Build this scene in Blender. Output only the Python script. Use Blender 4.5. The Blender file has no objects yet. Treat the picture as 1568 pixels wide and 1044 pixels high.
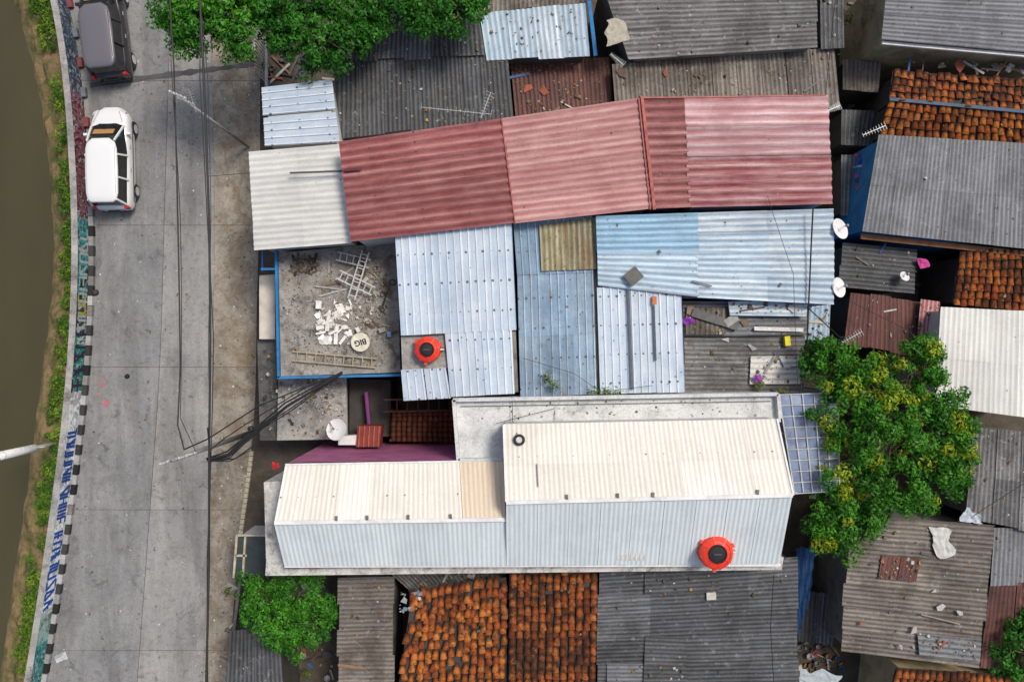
import bpy, math, random
import numpy as np
from mathutils import Vector, Matrix
from mathutils import noise as MN
R=random.Random(7); NR=np.random.RandomState(5)
H=35.0
def P(px,py,z=0.0):
    k=(H-z)/H/36.0
    return Vector(((px-784)*k,(522-py)*k,z))
sc=bpy.context.scene
# ---------------------------------------------------------------- materials
class NT:
    def __init__(s,name):
        s.m=bpy.data.materials.new(name); s.m.use_nodes=True
        s.t=s.m.node_tree; s.b=s.t.nodes['Principled BSDF']
        s.tc=s.t.nodes.new('ShaderNodeTexCoord')
    def n(s,typ,**kw):
        nd=s.t.nodes.new(typ)
        for k,v in kw.items(): setattr(nd,k,v)
        return nd
    def l(s,a,b): s.t.links.new(a,b)
    def setin(s,sock,v):
        if hasattr(v,'is_linked') or hasattr(v,'links'): s.l(v,sock)
        else: sock.default_value=v
    def mapping(s,src,scale,loc=(0,0,0)):
        m=s.n('ShaderNodeMapping'); s.l(src,m.inputs[0]); m.inputs['Scale'].default_value=scale; m.inputs['Location'].default_value=loc
        return m.outputs[0]
    def noise(s,vec,scale=1,detail=5,rough=.6,dist=0):
        m=s.n('ShaderNodeTexNoise'); s.l(vec,m.inputs['Vector']); m.inputs['Scale'].default_value=scale
        m.inputs['Detail'].default_value=detail; m.inputs['Roughness'].default_value=rough; m.inputs['Distortion'].default_value=dist
        return m.outputs['Fac']
    def rng(s,v,a,b,c=0.,d=1.):
        m=s.n('ShaderNodeMapRange'); s.l(v,m.inputs[0]); m.inputs[1].default_value=a; m.inputs[2].default_value=b
        m.inputs[3].default_value=c; m.inputs[4].default_value=d; return m.outputs[0]
    def math(s,op,a,b=0.):
        m=s.n('ShaderNodeMath',operation=op); s.setin(m.inputs[0],a); s.setin(m.inputs[1],b); return m.outputs[0]
    def mix(s,f,a,b,mode='MIX'):
        m=s.n('ShaderNodeMix',data_type='RGBA',blend_type=mode)
        s.setin(m.inputs[0],f); s.setin(m.inputs[6],a if not isinstance(a,tuple) else (*a[:3],1)); s.setin(m.inputs[7],b if not isinstance(b,tuple) else (*b[:3],1))
        return m.outputs[2]
    def bump(s,h,st=.3,d=.02):
        m=s.n('ShaderNodeBump'); s.l(h,m.inputs['Height']); m.inputs['Strength'].default_value=st; m.inputs['Distance'].default_value=d
        s.l(m.outputs[0],s.b.inputs['Normal'])
    def out(s,c,rough=.8,metal=0.,spec=.3):
        s.setin(s.b.inputs['Base Color'],c if not isinstance(c,tuple) else (*c[:3],1)); s.setin(s.b.inputs['Roughness'],rough); s.b.inputs['Metallic'].default_value=metal
        s.b.inputs['Specular IOR Level'].default_value=spec
        return s.m
def tint(n):
    a=n.n('ShaderNodeAttribute',attribute_name='tint'); sp=n.n('ShaderNodeSeparateColor'); n.l(a.outputs['Color'],sp.inputs[0])
    return sp.outputs[0],sp.outputs[1],sp.outputs[2],a.outputs['Color']
def roofmat(name,A,B,dirt,streak=.6,blotch=.4,speck=.5,valley=.4,vcol=None,rust=0.,screws=None,rough=.6,metal=0.,off=0.,spec=.3,tv=.1,lich=0.,fine=.17):
    n=NT(name); r,g,b,_=tint(n); uv=n.tc.outputs['UV']; ob=n.tc.outputs['Object']
    c=n.mix(r,A,B)
    s1=n.noise(n.mapping(uv,(4.5,.33,1),(off,off*.7,0)),1,7,.68)
    c=n.mix(n.math('MULTIPLY',n.rng(s1,.42,.70),streak),c,dirt)
    s7=n.noise(n.mapping(uv,(14,.7,1),(off*3,off,0)),1,5,.7)
    c=n.mix(n.math('MULTIPLY',n.rng(s7,.50,.66),streak*.6),c,tuple(x*.75 for x in dirt))
    s2=n.noise(n.mapping(ob,(1,1,1),(off,off,0)),.5,9,.72)
    c=n.mix(n.math('MULTIPLY',n.rng(s2,.47,.62),blotch),c,tuple(x*.7 for x in dirt))
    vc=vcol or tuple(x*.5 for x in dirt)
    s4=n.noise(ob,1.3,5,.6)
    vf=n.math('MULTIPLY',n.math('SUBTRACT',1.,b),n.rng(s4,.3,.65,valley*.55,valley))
    c=n.mix(vf,c,vc)  # valley colour: shade between ribs painted in, together with valley dirt
    s3=n.noise(n.mapping(ob,(1,1,1),(off*3,1,0)),7,6,.78)
    c=n.mix(n.math('MULTIPLY',n.rng(s3,.55,.66),speck),c,tuple(x*.35 for x in dirt))
    if lich:
        s8=n.noise(n.mapping(ob,(1,1,1),(off*5,3,0)),4,8,.8)
        c=n.mix(n.math('MULTIPLY',n.rng(s8,.57,.65),lich),c,(.42,.42,.40))
    s6=n.noise(n.mapping(ob,(1,1,1),(off*2,7,0)),16,4,.8)
    c=n.mix(1.,c,n.mix(n.rng(s6,.3,.7),(1-fine,)*3,(1+fine,)*3),'MULTIPLY')
    if rust>0:
        s5=n.noise(n.mapping(uv,(1.8,.45,1),(off*2,4,0)),1,8,.75)
        th=.72-rust*.35
        c=n.mix(n.math('MULTIPLY',n.rng(s5,th,th+.09),.85),c,n.mix(n.noise(ob,6,4),(.12,.05,.02),(.34,.2,.1)))
    if screws:
        su,sv,rr=screws
        m=n.mapping(uv,(1/su,1/sv,1))
        f=n.n('ShaderNodeVectorMath',operation='FRACTION'); n.l(m,f.inputs[0])
        d=n.n('ShaderNodeVectorMath',operation='SUBTRACT'); n.l(f.outputs[0],d.inputs[0]); d.inputs[1].default_value=(.5,.5,0)
        e=n.n('ShaderNodeVectorMath',operation='MULTIPLY'); n.l(d.outputs[0],e.inputs[0]); e.inputs[1].default_value=(su,sv,0)
        g2=n.n('ShaderNodeVectorMath',operation='LENGTH'); n.l(e.outputs[0],g2.inputs[0])
        rn=n.rng(n.noise(ob,2.5,2),.4,.6,rr*.3,rr*1.15)
        c=n.mix(n.math('MULTIPLY',n.math('LESS_THAN',g2.outputs['Value'],rn),.85),c,(.05,.05,.06))
    c=n.mix(1.,c,n.mix(g,(1-tv*1.6,1-tv*1.6,1-tv*1.5),(1+tv,1+tv,1+tv*.9)),'MULTIPLY')
    n.bump(n.noise(ob,22,4),.3,.012)
    return n.out(c,rough,metal,spec)
def plain(name,col,rough=.6,metal=0.,var=.25,scale=3.,spec=.4,dirt=.0):
    n=NT(name); ob=n.tc.outputs['Object']
    f=n.noise(ob,scale,7,.65)
    c=n.mix(n.rng(f,.3,.7),tuple(x*(1-var) for x in col),tuple(min(1,x*(1+var)) for x in col))
    if dirt: c=n.mix(n.math('MULTIPLY',n.rng(n.noise(ob,scale*.6,9,.72,.6),.46,.62),dirt),c,tuple(x*.3 for x in col))
    n.bump(n.noise(ob,scale*8,4),.2,.01)
    return n.out(c,rough,metal,spec)
def concrete(name,A,B,dark,dk=.6,cr=.5,scale=.5,light=.25,rough=.9,lane=0.,brown=0.):
    n=NT(name); ob=n.tc.outputs['Object']; r,g,b,_=tint(n)
    c=n.mix(n.rng(n.noise(ob,scale,8,.6),.3,.7),A,B)
    c=n.mix(n.math('MULTIPLY',n.rng(n.noise(n.mapping(ob,(1,1,1),(4,2,0)),scale*1.7,10,.75,.5),.48,.66),dk),c,dark)
    if lane: 
        c=n.mix(n.math('MULTIPLY',n.rng(n.noise(n.mapping(ob,(1.0,.13,1),(3,0,0)),1,9,.7,.4),.46,.64),lane*.75),c,tuple(x*.95 for x in dark))
        c=n.mix(n.math('MULTIPLY',n.rng(n.noise(n.mapping(ob,(1.1,.16,1),(13,3,0)),1.2,9,.7,.4),.5,.68),lane*.45),c,tuple(x*1.3 for x in B))
        c=n.mix(n.math('MULTIPLY',n.rng(n.noise(n.mapping(ob,(1,1,1),(3,9,0)),1.1,9,.75,1.5),.55,.66),lane*.9),c,tuple(x*.8 for x in dark))
        c=n.mix(n.math('MULTIPLY',n.rng(n.noise(n.mapping(ob,(1,1,1),(23,19,0)),2.6,7,.75,1.),.61,.67),lane),c,tuple(x*.5 for x in dark))
    if brown: c=n.mix(n.math('MULTIPLY',n.rng(n.noise(n.mapping(ob,(1,1,1),(31,9,0)),.9,9,.75,.8),.46,.6),brown),c,(.19,.145,.10))
    c=n.mix(n.math('MULTIPLY',n.rng(n.noise(ob,scale*11,8,.8),.5,.68),.45*dk+.15),c,tuple(x*.6 for x in dark))
    c=n.mix(n.math('MULTIPLY',n.rng(n.noise(n.mapping(ob,(1,1,1),(9,2,3)),scale*15,6,.8),.6,.7),light),c,(.5,.5,.48))
    s6=n.noise(ob,18,5,.85); c=n.mix(1.,c,n.mix(n.rng(s6,.32,.68),(.78,.78,.78),(1.2,1.2,1.2)),'MULTIPLY')
    if cr:
        v=n.n('ShaderNodeTexVoronoi',feature='DISTANCE_TO_EDGE'); 
        wv=n.n('ShaderNodeMix',data_type='VECTOR'); wv.inputs[0].default_value=.25; n.l(ob,wv.inputs[4])
        nn=n.n('ShaderNodeTexNoise'); n.l(ob,nn.inputs['Vector']); nn.inputs['Scale'].default_value=1.5; nn.inputs['Detail'].default_value=6; n.l(nn.outputs['Color'],wv.inputs[5])
        n.l(wv.outputs[1],v.inputs['Vector']); v.inputs['Scale'].default_value=.55
        ck=n.math('MULTIPLY',n.math('LESS_THAN',v.outputs['Distance'],.004),n.rng(n.noise(ob,.35,3),.54,.6,0,cr))
        c=n.mix(ck,c,(.09,.09,.085))
    c=n.mix(1.,c,n.mix(r,(.80,.815,.84),(1.12,1.10,1.07)),'MULTIPLY')
    n.bump(n.noise(ob,14,7,.7),.5,.02)
    return n.out(c,rough,0,.2)
def colmat(name,rough=.7,spec=.3,var=.3,scale=6,metal=0):
    n=NT(name); _,_,_,col=tint(n); ob=n.tc.outputs['Object']
    f=n.rng(n.noise(ob,scale,6,.7),.3,.7,1-var,1+var*.6)
    cc=n.n('ShaderNodeVectorMath',operation='SCALE'); n.l(col,cc.inputs[0]); n.l(f,cc.inputs['Scale'])
    return n.out(cc.outputs[0],rough,metal,spec)
JUNK=colmat('weathered_junk'); 
GLOSSY=colmat('painted_plastic',.4,.45,.1,2)
def leafmat():
    n=NT('leaf'); _,_,_,col=tint(n); n.out((.1,.2,.02),.5,0,.3); n.l(col,n.b.inputs['Base Color'])
    tr=n.n('ShaderNodeBsdfTranslucent'); n.l(col,tr.inputs[0]); mx=n.n('ShaderNodeMixShader'); mx.inputs[0].default_value=.3
    o=n.t.nodes['Material Output']; n.l(n.b.outputs[0],mx.inputs[1]); n.l(tr.outputs[0],mx.inputs[2]); n.l(mx.outputs[0],o.inputs[0]); return n.m
LEAF=leafmat()
BARK=plain('bark',(.09,.065,.045),.9,0,.4,8)
# ---------------------------------------------------------------- mesh builder
def empty(name,loc=(0,0,0)):
    e=bpy.data.objects.new(name,None); e.location=loc; e.empty_display_size=.3; sc.collection.objects.link(e); return e
class MB:
    def __init__(s): s.v=[];s.f=[];s.m=[];s.uv=[];s.c=[]
    def add(s,v,f,mi=0,uv=None,c=(.5,.5,1)):
        o=len(s.v); s.v+= [tuple(x) for x in v]; s.f+=[tuple(i+o for i in q) for q in f]; s.m+=[mi]*len(f)
        s.uv+= uv if uv else [(x[0],x[1]) for x in v]
        s.c+= c if isinstance(c,list) else [c]*len(v)
    def box(s,c,size,rz=0,mi=0,col=(.5,.5,1),tilt=(0,0),taper=1.):
        hx,hy,hz=[x/2 for x in size]; M=Matrix.Rotation(rz,3,'Z')@Matrix.Rotation(tilt[0],3,'X')@Matrix.Rotation(tilt[1],3,'Y')
        vs=[Vector(c)+M@Vector((x*hx*(taper if z>0 else 1),y*hy*(taper if z>0 else 1),z*hz)) for z in(-1,1) for x,y in((-1,-1),(1,-1),(1,1),(-1,1))]
        s.add(vs,[(3,2,1,0),(4,5,6,7),(0,1,5,4),(1,2,6,5),(2,3,7,6),(3,0,4,7)],mi,None,col)
    def shard(s,c,size,rz,col,tilt):
        k=R.choice([3,4,5]); M=Matrix.Rotation(rz,3,'Z')@Matrix.Rotation(tilt[0],3,'X')@Matrix.Rotation(tilt[1],3,'Y')
        a0=R.uniform(0,6); pts=[]
        for i in range(k):
            a=a0+2*math.pi*(i+R.uniform(-.3,.3))/k; r=R.uniform(.6,1); pts.append((math.cos(a)*size[0]*.5*r,math.sin(a)*size[1]*.5*r))
        vs=[Vector(c)+M@Vector((x,y,z)) for z in(-.01,.01) for x,y in pts]
        s.add(vs,[tuple(range(k))[::-1],tuple(range(k,2*k))]+[(i,(i+1)%k,k+(i+1)%k,k+i) for i in range(k)],0,None,col)
    def beam(s,a,b,w,h=None,mi=0,col=(.5,.5,1)):
        a=Vector(a);b=Vector(b);h=h or w;d=(b-a).normalized(); up=Vector((0,0,1)) if abs(d.z)<.95 else Vector((0,1,0))
        x=d.cross(up).normalized(); y=x.cross(d)
        vs=[p+x*w/2*i+y*h/2*j for p in(a,b) for i,j in((-1,-1),(1,-1),(1,1),(-1,1))]
        s.add(vs,[(0,1,2,3),(7,6,5,4),(0,4,5,1),(1,5,6,2),(2,6,7,3),(3,7,4,0)],mi,None,col)
    def tube(s,pts,rad,seg=8,mi=0,col=(.5,.5,1),cap=True):
        pts=[Vector(p) for p in pts]; rad=rad if isinstance(rad,list) else [rad]*len(pts); vs=[];fs=[]
        for i,p in enumerate(pts):
            d=(pts[min(i+1,len(pts)-1)]-pts[max(i-1,0)]).normalized(); up=Vector((0,0,1)) if abs(d.z)<.95 else Vector((1,0,0))
            x=d.cross(up).normalized(); y=d.cross(x)
            for k in range(seg):
                a=2*math.pi*k/seg; vs.append(p+(x*math.cos(a)+y*math.sin(a))*rad[i])
        for i in range(len(pts)-1):
            for k in range(seg): fs.append((i*seg+k,i*seg+(k+1)%seg,(i+1)*seg+(k+1)%seg,(i+1)*seg+k))
        if cap: fs.append(tuple(range(seg))[::-1]); fs.append(tuple((len(pts)-1)*seg+k for k in range(seg)))
        s.add(vs,fs,mi,None,col)
    def lathe(s,c,prof,seg=32,mi=0,col=(.5,.5,1),M=None):
        vs=[];fs=[]; M=M or Matrix.Identity(3)
        for r,z in prof:
            for k in range(seg):
                a=2*math.pi*k/seg; vs.append(Vector(c)+M@Vector((r*math.cos(a),r*math.sin(a),z)))
        for i in range(len(prof)-1):
            for k in range(seg): fs.append((i*seg+k,i*seg+(k+1)%seg,(i+1)*seg+(k+1)%seg,(i+1)*seg+k))
        s.add(vs,fs,mi,None,col)
    def obj(s,name,mats,parent=None,smooth=False):
        me=bpy.data.meshes.new(name); me.from_pydata(s.v,[],s.f)
        for m in (mats if isinstance(mats,list) else [mats]): me.materials.append(m)
        me.polygons.foreach_set('material_index',s.m)
        if smooth: me.polygons.foreach_set('use_smooth',[True]*len(s.f))
        vi=np.empty(len(me.loops),dtype=np.int32); me.loops.foreach_get('vertex_index',vi)
        uvl=me.uv_layers.new(name='UVMap'); uvl.data.foreach_set('uv',np.array(s.uv,dtype=np.float32)[vi].ravel())
        ca=me.color_attributes.new('tint','FLOAT_COLOR','POINT'); c=np.ones((len(s.v),4),dtype=np.float32); c[:,:3]=np.array(s.c,dtype=np.float32)[:,:3]
        ca.data.foreach_set('color',c.ravel()); me.update()
        o=bpy.data.objects.new(name,me); sc.collection.objects.link(o)
        if parent: o.parent=parent; o.location=-Vector(parent.location)
        return o
def quad3(q,z):
    zs=z if isinstance(z,(list,tuple)) else [z]*4
    return [P(x,y,zz) for (x,y),zz in zip(q,zs)]
def bil(Q,a,b):
    return (Q[0]*(1-a)+Q[1]*a)*(1-b)+(Q[3]*(1-a)+Q[2]*a)*b
def sheets(mb,Q,d,pitch=.15,amp=.02,prof='wave',sw=.95,sl=1.9,jit=.01,rag=.02,mi=0):
    L=(lambda a,l:bil(Q,a,l)) if d=='v' else (lambda a,l:bil(Q,l,a))
    La=((L(1,0)-L(0,0)).length+(L(1,1)-L(0,1)).length)/2; Ll=((L(0,1)-L(0,0)).length+(L(1,1)-L(1,0)).length)/2
    nA=max(1,round(La/sw)); nL=max(1,round(Ll/sl)); ou=R.uniform(0,50); ov=R.uniform(0,50)
    if prof=='wave': pf=[(k/6,.5+.5*math.cos(2*math.pi*k/6)) for k in range(6)]
    else: pf=[(0,0),(.70,0),(.76,1),(.90,1),(.96,0)]
    for i in range(nA):
        for j in range(nL):
            a0=i/nA; a1=min(1,(i+1)/nA+.03/La); l0=j/nL-(R.uniform(0,rag)/Ll if j==0 else 0); l1=(j+1)/nL+(.07/Ll if j<nL-1 else R.uniform(0,rag)/Ll)
            w=(a1-a0)*La; nr=max(1,math.ceil(w/pitch)); vs=[];uv=[];cs=[]
            t1,t2=R.random(),R.random(); dz=R.uniform(-jit,jit)*.6; tw=R.uniform(-jit,jit)/Ll*1.2; rows=4
            xs=[]
            for k in range(nr):
                for (x,h) in pf:
                    u=(k+x)*pitch
                    if u<=w+1e-6: xs.append((u,h))
            cols=len(xs)
            for rr in range(rows):
                t=rr/(rows-1); l=l0+(l1-l0)*t
                sag=-.012*math.sin(math.pi*t)*(jit*40)
                for (u,h) in xs:
                    a=a0+u/La
                    p=L(a,l)+Vector((0,0,h*amp+dz+.014*t+.005*(i%2)+sag*R.uniform(.2,1)))
                    if d=='v': p.x+=tw*(t-.5)*Ll
                    else: p.y+=tw*(t-.5)*Ll
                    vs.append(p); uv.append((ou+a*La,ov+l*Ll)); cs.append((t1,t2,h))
            fs=[]
            for rr in range(rows-1):
                for k in range(cols-1):
                    q=(rr*cols+k,rr*cols+k+1,(rr+1)*cols+k+1,(rr+1)*cols+k)
                    fs.append(q if d!='v' else q[::-1])
            mb.add(vs,fs,mi,uv,cs)
WINF=plain('window_frame',(.5,.48,.44),.6); 
n=NT('window_glass'); GLASS=n.out((.02,.025,.03),.08,0,.6)
def walls(name,Q,mat,parent,inset=.15,base=0.,drop=.06,win=True):
    c=sum(Q,Vector())/4; pts=[]
    for q in Q:
        d=Vector((c.x-q.x,c.y-q.y,0)); pts.append(q+d.normalized()*inset*1.4-Vector((0,0,drop)))
    mb=MB(); u=0
    for i in range(4):
        a=pts[i];b=pts[(i+1)%4]; L=Vector((b.x-a.x,b.y-a.y,0)).length
        mb.add([a,b,Vector((b.x,b.y,base)),Vector((a.x,a.y,base))],[(0,1,2,3)],0,[(u,a.z),(u+L,b.z),(u+L,base),(u,base)]); u+=L
        if win and L>3.5 and min(a.z,b.z)-base>2.2:
            d=Vector((b.x-a.x,b.y-a.y,0)).normalized(); nrm=Vector((d.y,-d.x,0)); 
            if nrm.dot(Vector(((a+b)/2-c)[:2]+(0,)))<0: nrm=-nrm
            k=max(1,int(L/4.)); rz=math.atan2(d.y,d.x)
            for j in range(k):
                m=Vector((a.x,a.y,0))+d*L*(j+.5)/k; z=base+1.3
                mb.box(m+Vector((0,0,z))+nrm*.02,(1.0,.1,1.1),rz,1); mb.box(m+Vector((0,0,z))+nrm*.04,(.82,.09,.92),rz,2)
                mb.box(m+Vector((0,0,z))+nrm*.06,(.05,.09,.92),rz,1)
    mb.add(pts,[(0,1,2,3)],0)  # unseen cap just below the roof, added to block light
    return mb.obj(name,[mat,WINF,GLASS],parent)
SC2=(.5,.9,.03)
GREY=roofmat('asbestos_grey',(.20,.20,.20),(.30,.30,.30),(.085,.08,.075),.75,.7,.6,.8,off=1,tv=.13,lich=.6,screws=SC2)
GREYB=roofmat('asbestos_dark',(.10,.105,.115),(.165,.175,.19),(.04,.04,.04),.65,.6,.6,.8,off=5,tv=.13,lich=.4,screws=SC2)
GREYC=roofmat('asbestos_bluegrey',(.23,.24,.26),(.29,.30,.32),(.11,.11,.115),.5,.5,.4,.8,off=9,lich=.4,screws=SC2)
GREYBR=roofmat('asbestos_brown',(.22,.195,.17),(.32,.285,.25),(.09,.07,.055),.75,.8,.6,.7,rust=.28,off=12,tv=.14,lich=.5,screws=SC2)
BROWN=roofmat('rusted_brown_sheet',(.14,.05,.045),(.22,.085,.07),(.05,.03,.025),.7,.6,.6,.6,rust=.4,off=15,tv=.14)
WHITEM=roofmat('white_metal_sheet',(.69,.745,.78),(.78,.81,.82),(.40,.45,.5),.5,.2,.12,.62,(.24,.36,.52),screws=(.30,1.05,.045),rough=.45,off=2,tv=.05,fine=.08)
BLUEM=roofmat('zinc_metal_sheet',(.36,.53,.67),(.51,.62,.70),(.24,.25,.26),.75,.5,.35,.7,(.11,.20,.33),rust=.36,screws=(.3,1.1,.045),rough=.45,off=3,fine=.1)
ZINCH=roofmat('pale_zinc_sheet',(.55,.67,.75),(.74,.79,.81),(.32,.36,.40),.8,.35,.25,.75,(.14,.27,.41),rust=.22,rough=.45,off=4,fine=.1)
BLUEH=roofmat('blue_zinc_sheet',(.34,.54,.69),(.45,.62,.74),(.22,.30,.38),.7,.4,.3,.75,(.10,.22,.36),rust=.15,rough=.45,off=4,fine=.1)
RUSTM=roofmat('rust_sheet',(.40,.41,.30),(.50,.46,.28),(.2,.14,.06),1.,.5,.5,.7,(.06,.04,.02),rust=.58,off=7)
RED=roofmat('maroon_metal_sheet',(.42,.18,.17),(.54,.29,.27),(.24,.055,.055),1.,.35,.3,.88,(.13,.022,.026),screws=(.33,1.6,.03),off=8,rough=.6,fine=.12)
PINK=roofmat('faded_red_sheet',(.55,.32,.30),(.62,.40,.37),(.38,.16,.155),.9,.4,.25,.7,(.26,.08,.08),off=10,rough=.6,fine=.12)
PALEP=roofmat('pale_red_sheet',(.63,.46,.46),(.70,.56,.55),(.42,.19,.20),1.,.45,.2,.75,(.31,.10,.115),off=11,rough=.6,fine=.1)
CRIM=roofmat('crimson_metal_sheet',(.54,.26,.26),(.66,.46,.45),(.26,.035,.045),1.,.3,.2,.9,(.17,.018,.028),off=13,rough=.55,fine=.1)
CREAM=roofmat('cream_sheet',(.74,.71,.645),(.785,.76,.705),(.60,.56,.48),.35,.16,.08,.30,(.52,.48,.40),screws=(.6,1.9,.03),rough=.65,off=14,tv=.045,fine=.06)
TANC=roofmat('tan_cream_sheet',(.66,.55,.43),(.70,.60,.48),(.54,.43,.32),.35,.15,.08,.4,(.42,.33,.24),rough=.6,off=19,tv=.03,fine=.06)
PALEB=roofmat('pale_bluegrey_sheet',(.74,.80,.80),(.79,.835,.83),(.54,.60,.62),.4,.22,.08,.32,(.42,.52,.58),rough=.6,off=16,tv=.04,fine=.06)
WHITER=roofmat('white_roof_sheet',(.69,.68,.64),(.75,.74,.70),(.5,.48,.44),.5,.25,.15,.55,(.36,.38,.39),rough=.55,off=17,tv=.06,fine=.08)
WHITEW=plain('white_plaster',(.55,.55,.54),.85,0,.15,1.2,.2,.45)
CREAMW=plain('cream_plaster',(.50,.41,.25),.85,0,.15,1.2,.2,.65)
BLUEW=plain('blue_paint',(.03,.19,.44),.7,0,.2,1.5,.3,.4)
BRICK=plain('raw_brick',(.30,.15,.09),.9,0,.35,3,.2,.5)
GREYW=plain('grey_plaster',(.20,.19,.175),.9,0,.2,1.5,.2,.6)
PINKW=plain('magenta_paint',(.42,.13,.26),.75,0,.15,2,.3,.35)
PURP=plain('purple_paint',(.20,.05,.18),.75,0,.15,2,.3,.35)
DKW=plain('dark_plaster',(.055,.05,.045),.9,0,.3,2)
CONC=concrete('roof_concrete',(.30,.29,.28),(.42,.41,.39),(.10,.095,.085),.8,.3,.7)
CONCL=concrete('painted_roof_concrete',(.54,.56,.57),(.68,.69,.68),(.27,.27,.27),.6,.4,.8,.1)
RCM=plain('red_flashing',(.42,.12,.10),.6,0,.25,3,.3,.5)
METAL=plain('galvanised_steel',(.30,.31,.32),.45,.5,.2,4)
BLACK=plain('black_rubber',(.012,.012,.013),.6,0,.2,4)
WHITEP=plain('white_enamel',(.70,.70,.69),.5,0,.08,3,.3,.25)

def scatter(mb,Q,n,kinds,pal,h=.02,size=1.,amp=.03):
    for _ in range(n):
        p=bil(Q,R.uniform(.03,.97),R.uniform(.03,.97))+Vector((0,0,amp)); k=R.choice(kinds); col=R.choice(pal); v=R.uniform(.75,1.2); col=tuple(x*v for x in col); rz=R.uniform(0,6.28)
        if k=='leaf': 
            s=R.uniform(.04,.11)*size; mb.box(p+Vector((0,0,.01)),(s,s*R.uniform(.4,.9),.008),rz,0,col,(R.uniform(-.3,.3),R.uniform(-.3,.3)))
        elif k=='chunk':
            s=R.uniform(.06,.2)*size; mb.box(p+Vector((0,0,s*.25)),(s,s*R.uniform(.5,1),s*.5),rz,0,col,(R.uniform(-.3,.3),R.uniform(-.2,.2)),R.uniform(.5,.9))
        elif k=='plank':
            l=R.uniform(.6,1.9)*size; mb.box(p+Vector((0,0,.03)),(l,R.uniform(.04,.10),.035),rz,0,col,(0,R.uniform(-.04,.04)))
        elif k=='sheet':
            l=R.uniform(.3,1.)*size; mb.shard(p+Vector((0,0,.04)),(l*1.2,l*R.uniform(.5,1.1)),rz,col,(R.uniform(-.1,.1),R.uniform(-.1,.1)))
        elif k=='pot':
            s=R.uniform(.1,.2)*size; mb.lathe(p,[(s*.01,0),(s*.7,0),(s,s*1.5),(s*.85,s*1.5),(s*.7,s*.6),(0.001,s*.6)],12,0,col)
        elif k=='ring':
            s=R.uniform(.15,.28)*size; mb.tube([p+Vector((math.cos(a)*s,math.sin(a)*s,.05)) for a in [i*math.pi/6 for i in range(13)]],.045*size,6,0,col,False)
LF=[(.25,.11,.03),(.12,.07,.03),(.06,.05,.03),(.35,.2,.07),(.1,.1,.06)]
GR=[(.3,.3,.3),(.45,.45,.44),(.15,.14,.13),(.2,.15,.1),(.1,.1,.1)]
MX=GR+[(.45,.45,.46),(.30,.18,.1),(.05,.10,.25),(.30,.08,.05),(.45,.43,.38),(.1,.06,.05),(.2,.16,.12),(.08,.07,.06),(.06,.05,.045)]

def house(name,roofs,wmat,litter=25,inset=.15,junk=0,win=False,clean=False):
    Q0=quad3(roofs[0][0],roofs[0][1]); c=sum(Q0,Vector())/4; e=empty(name,(c.x,c.y,0))
    for i,(q,z,d,mat,o) in enumerate(roofs):
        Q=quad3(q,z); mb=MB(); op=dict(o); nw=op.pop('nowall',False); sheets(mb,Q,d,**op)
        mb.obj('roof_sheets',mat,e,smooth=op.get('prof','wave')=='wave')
        if not nw: walls('walls',Q,wmat,e,inset,win=win)
        if litter or junk:
            mb=MB(); scatter(mb,Q,litter,['leaf'] if clean else ['leaf','leaf','leaf','leaf','chunk'],LF+GR,size=.55 if clean else .75)
            if junk: scatter(mb,Q,junk,['plank','sheet','chunk','leaf','chunk'],MX,size=.55)
            mb.obj('roof_litter',JUNK,e)
    return e
def tiles(mb,Q,down,tw=.27,tl=.31,chaos=.5):
    L=(lambda a,l:bil(Q,a,l)) if down=='v' else (lambda a,l:bil(Q,l,a))
    La=(L(1,.5)-L(0,.5)).length; Ll=(L(.5,1)-L(.5,0)).length
    nA=int(La/tw); nL=int(Ll/tl)
    for j in range(nL):
        row=R.uniform(-.03,.03)*min(1,chaos*1.5)
        for i in range(nA):
            if R.random()<.01*chaos: continue
            b=L((i+.5)/nA,(j+.5)/nL); dx=(L((i+1)/nA,(j+.5)/nL)-L(i/nA,(j+.5)/nL)).normalized(); dl=(L((i+.5)/nA,(j+1)/nL)-L((i+.5)/nA,j/nL)).normalized()
            nz=MN.noise(b*.7)*.5+.5; ch=chaos*(.4+1.2*nz)
            ang=R.gauss(0,.07*ch); ox=R.gauss(0,.018*ch)+row; ol=R.gauss(0,.04*ch)+.08*chaos*MN.noise(Vector((i*.25,j*.3,2))); oz=R.uniform(0,.03)*ch
            x2=dx*math.cos(ang)+dl*math.sin(ang); l2=dl*math.cos(ang)-dx*math.sin(ang)
            if R.random()<.05*ch: l2=l2+Vector((0,0,.25)); oz+=.03
            vs=[];uv=[];cs=[]; t=min(1,max(0,R.random()*.75+.5*(MN.noise(b*1.1+Vector((5,5,5)))*.5+.5)-.15))
            for rr in (0,1):
                for k in range(7):
                    u=k/6; h=.05*math.sin(u*math.pi)**.8-.01
                    ww=1.0 if rr else .9
                    p=b+x2*((u-.5)*tw*.95*ww+ox)+l2*((rr-.5)*tl*1.3+ol)+Vector((0,0,h+.065*rr+oz))
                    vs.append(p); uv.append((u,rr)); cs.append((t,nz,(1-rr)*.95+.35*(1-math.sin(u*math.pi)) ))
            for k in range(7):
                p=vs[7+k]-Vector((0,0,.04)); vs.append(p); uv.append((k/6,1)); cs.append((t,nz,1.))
            fs=[(k,k+1,k+8,k+7) for k in range(6)]+[(7+k,8+k,15+k,14+k) for k in range(6)]
            mb.add(vs,fs,0,uv,cs)
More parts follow.
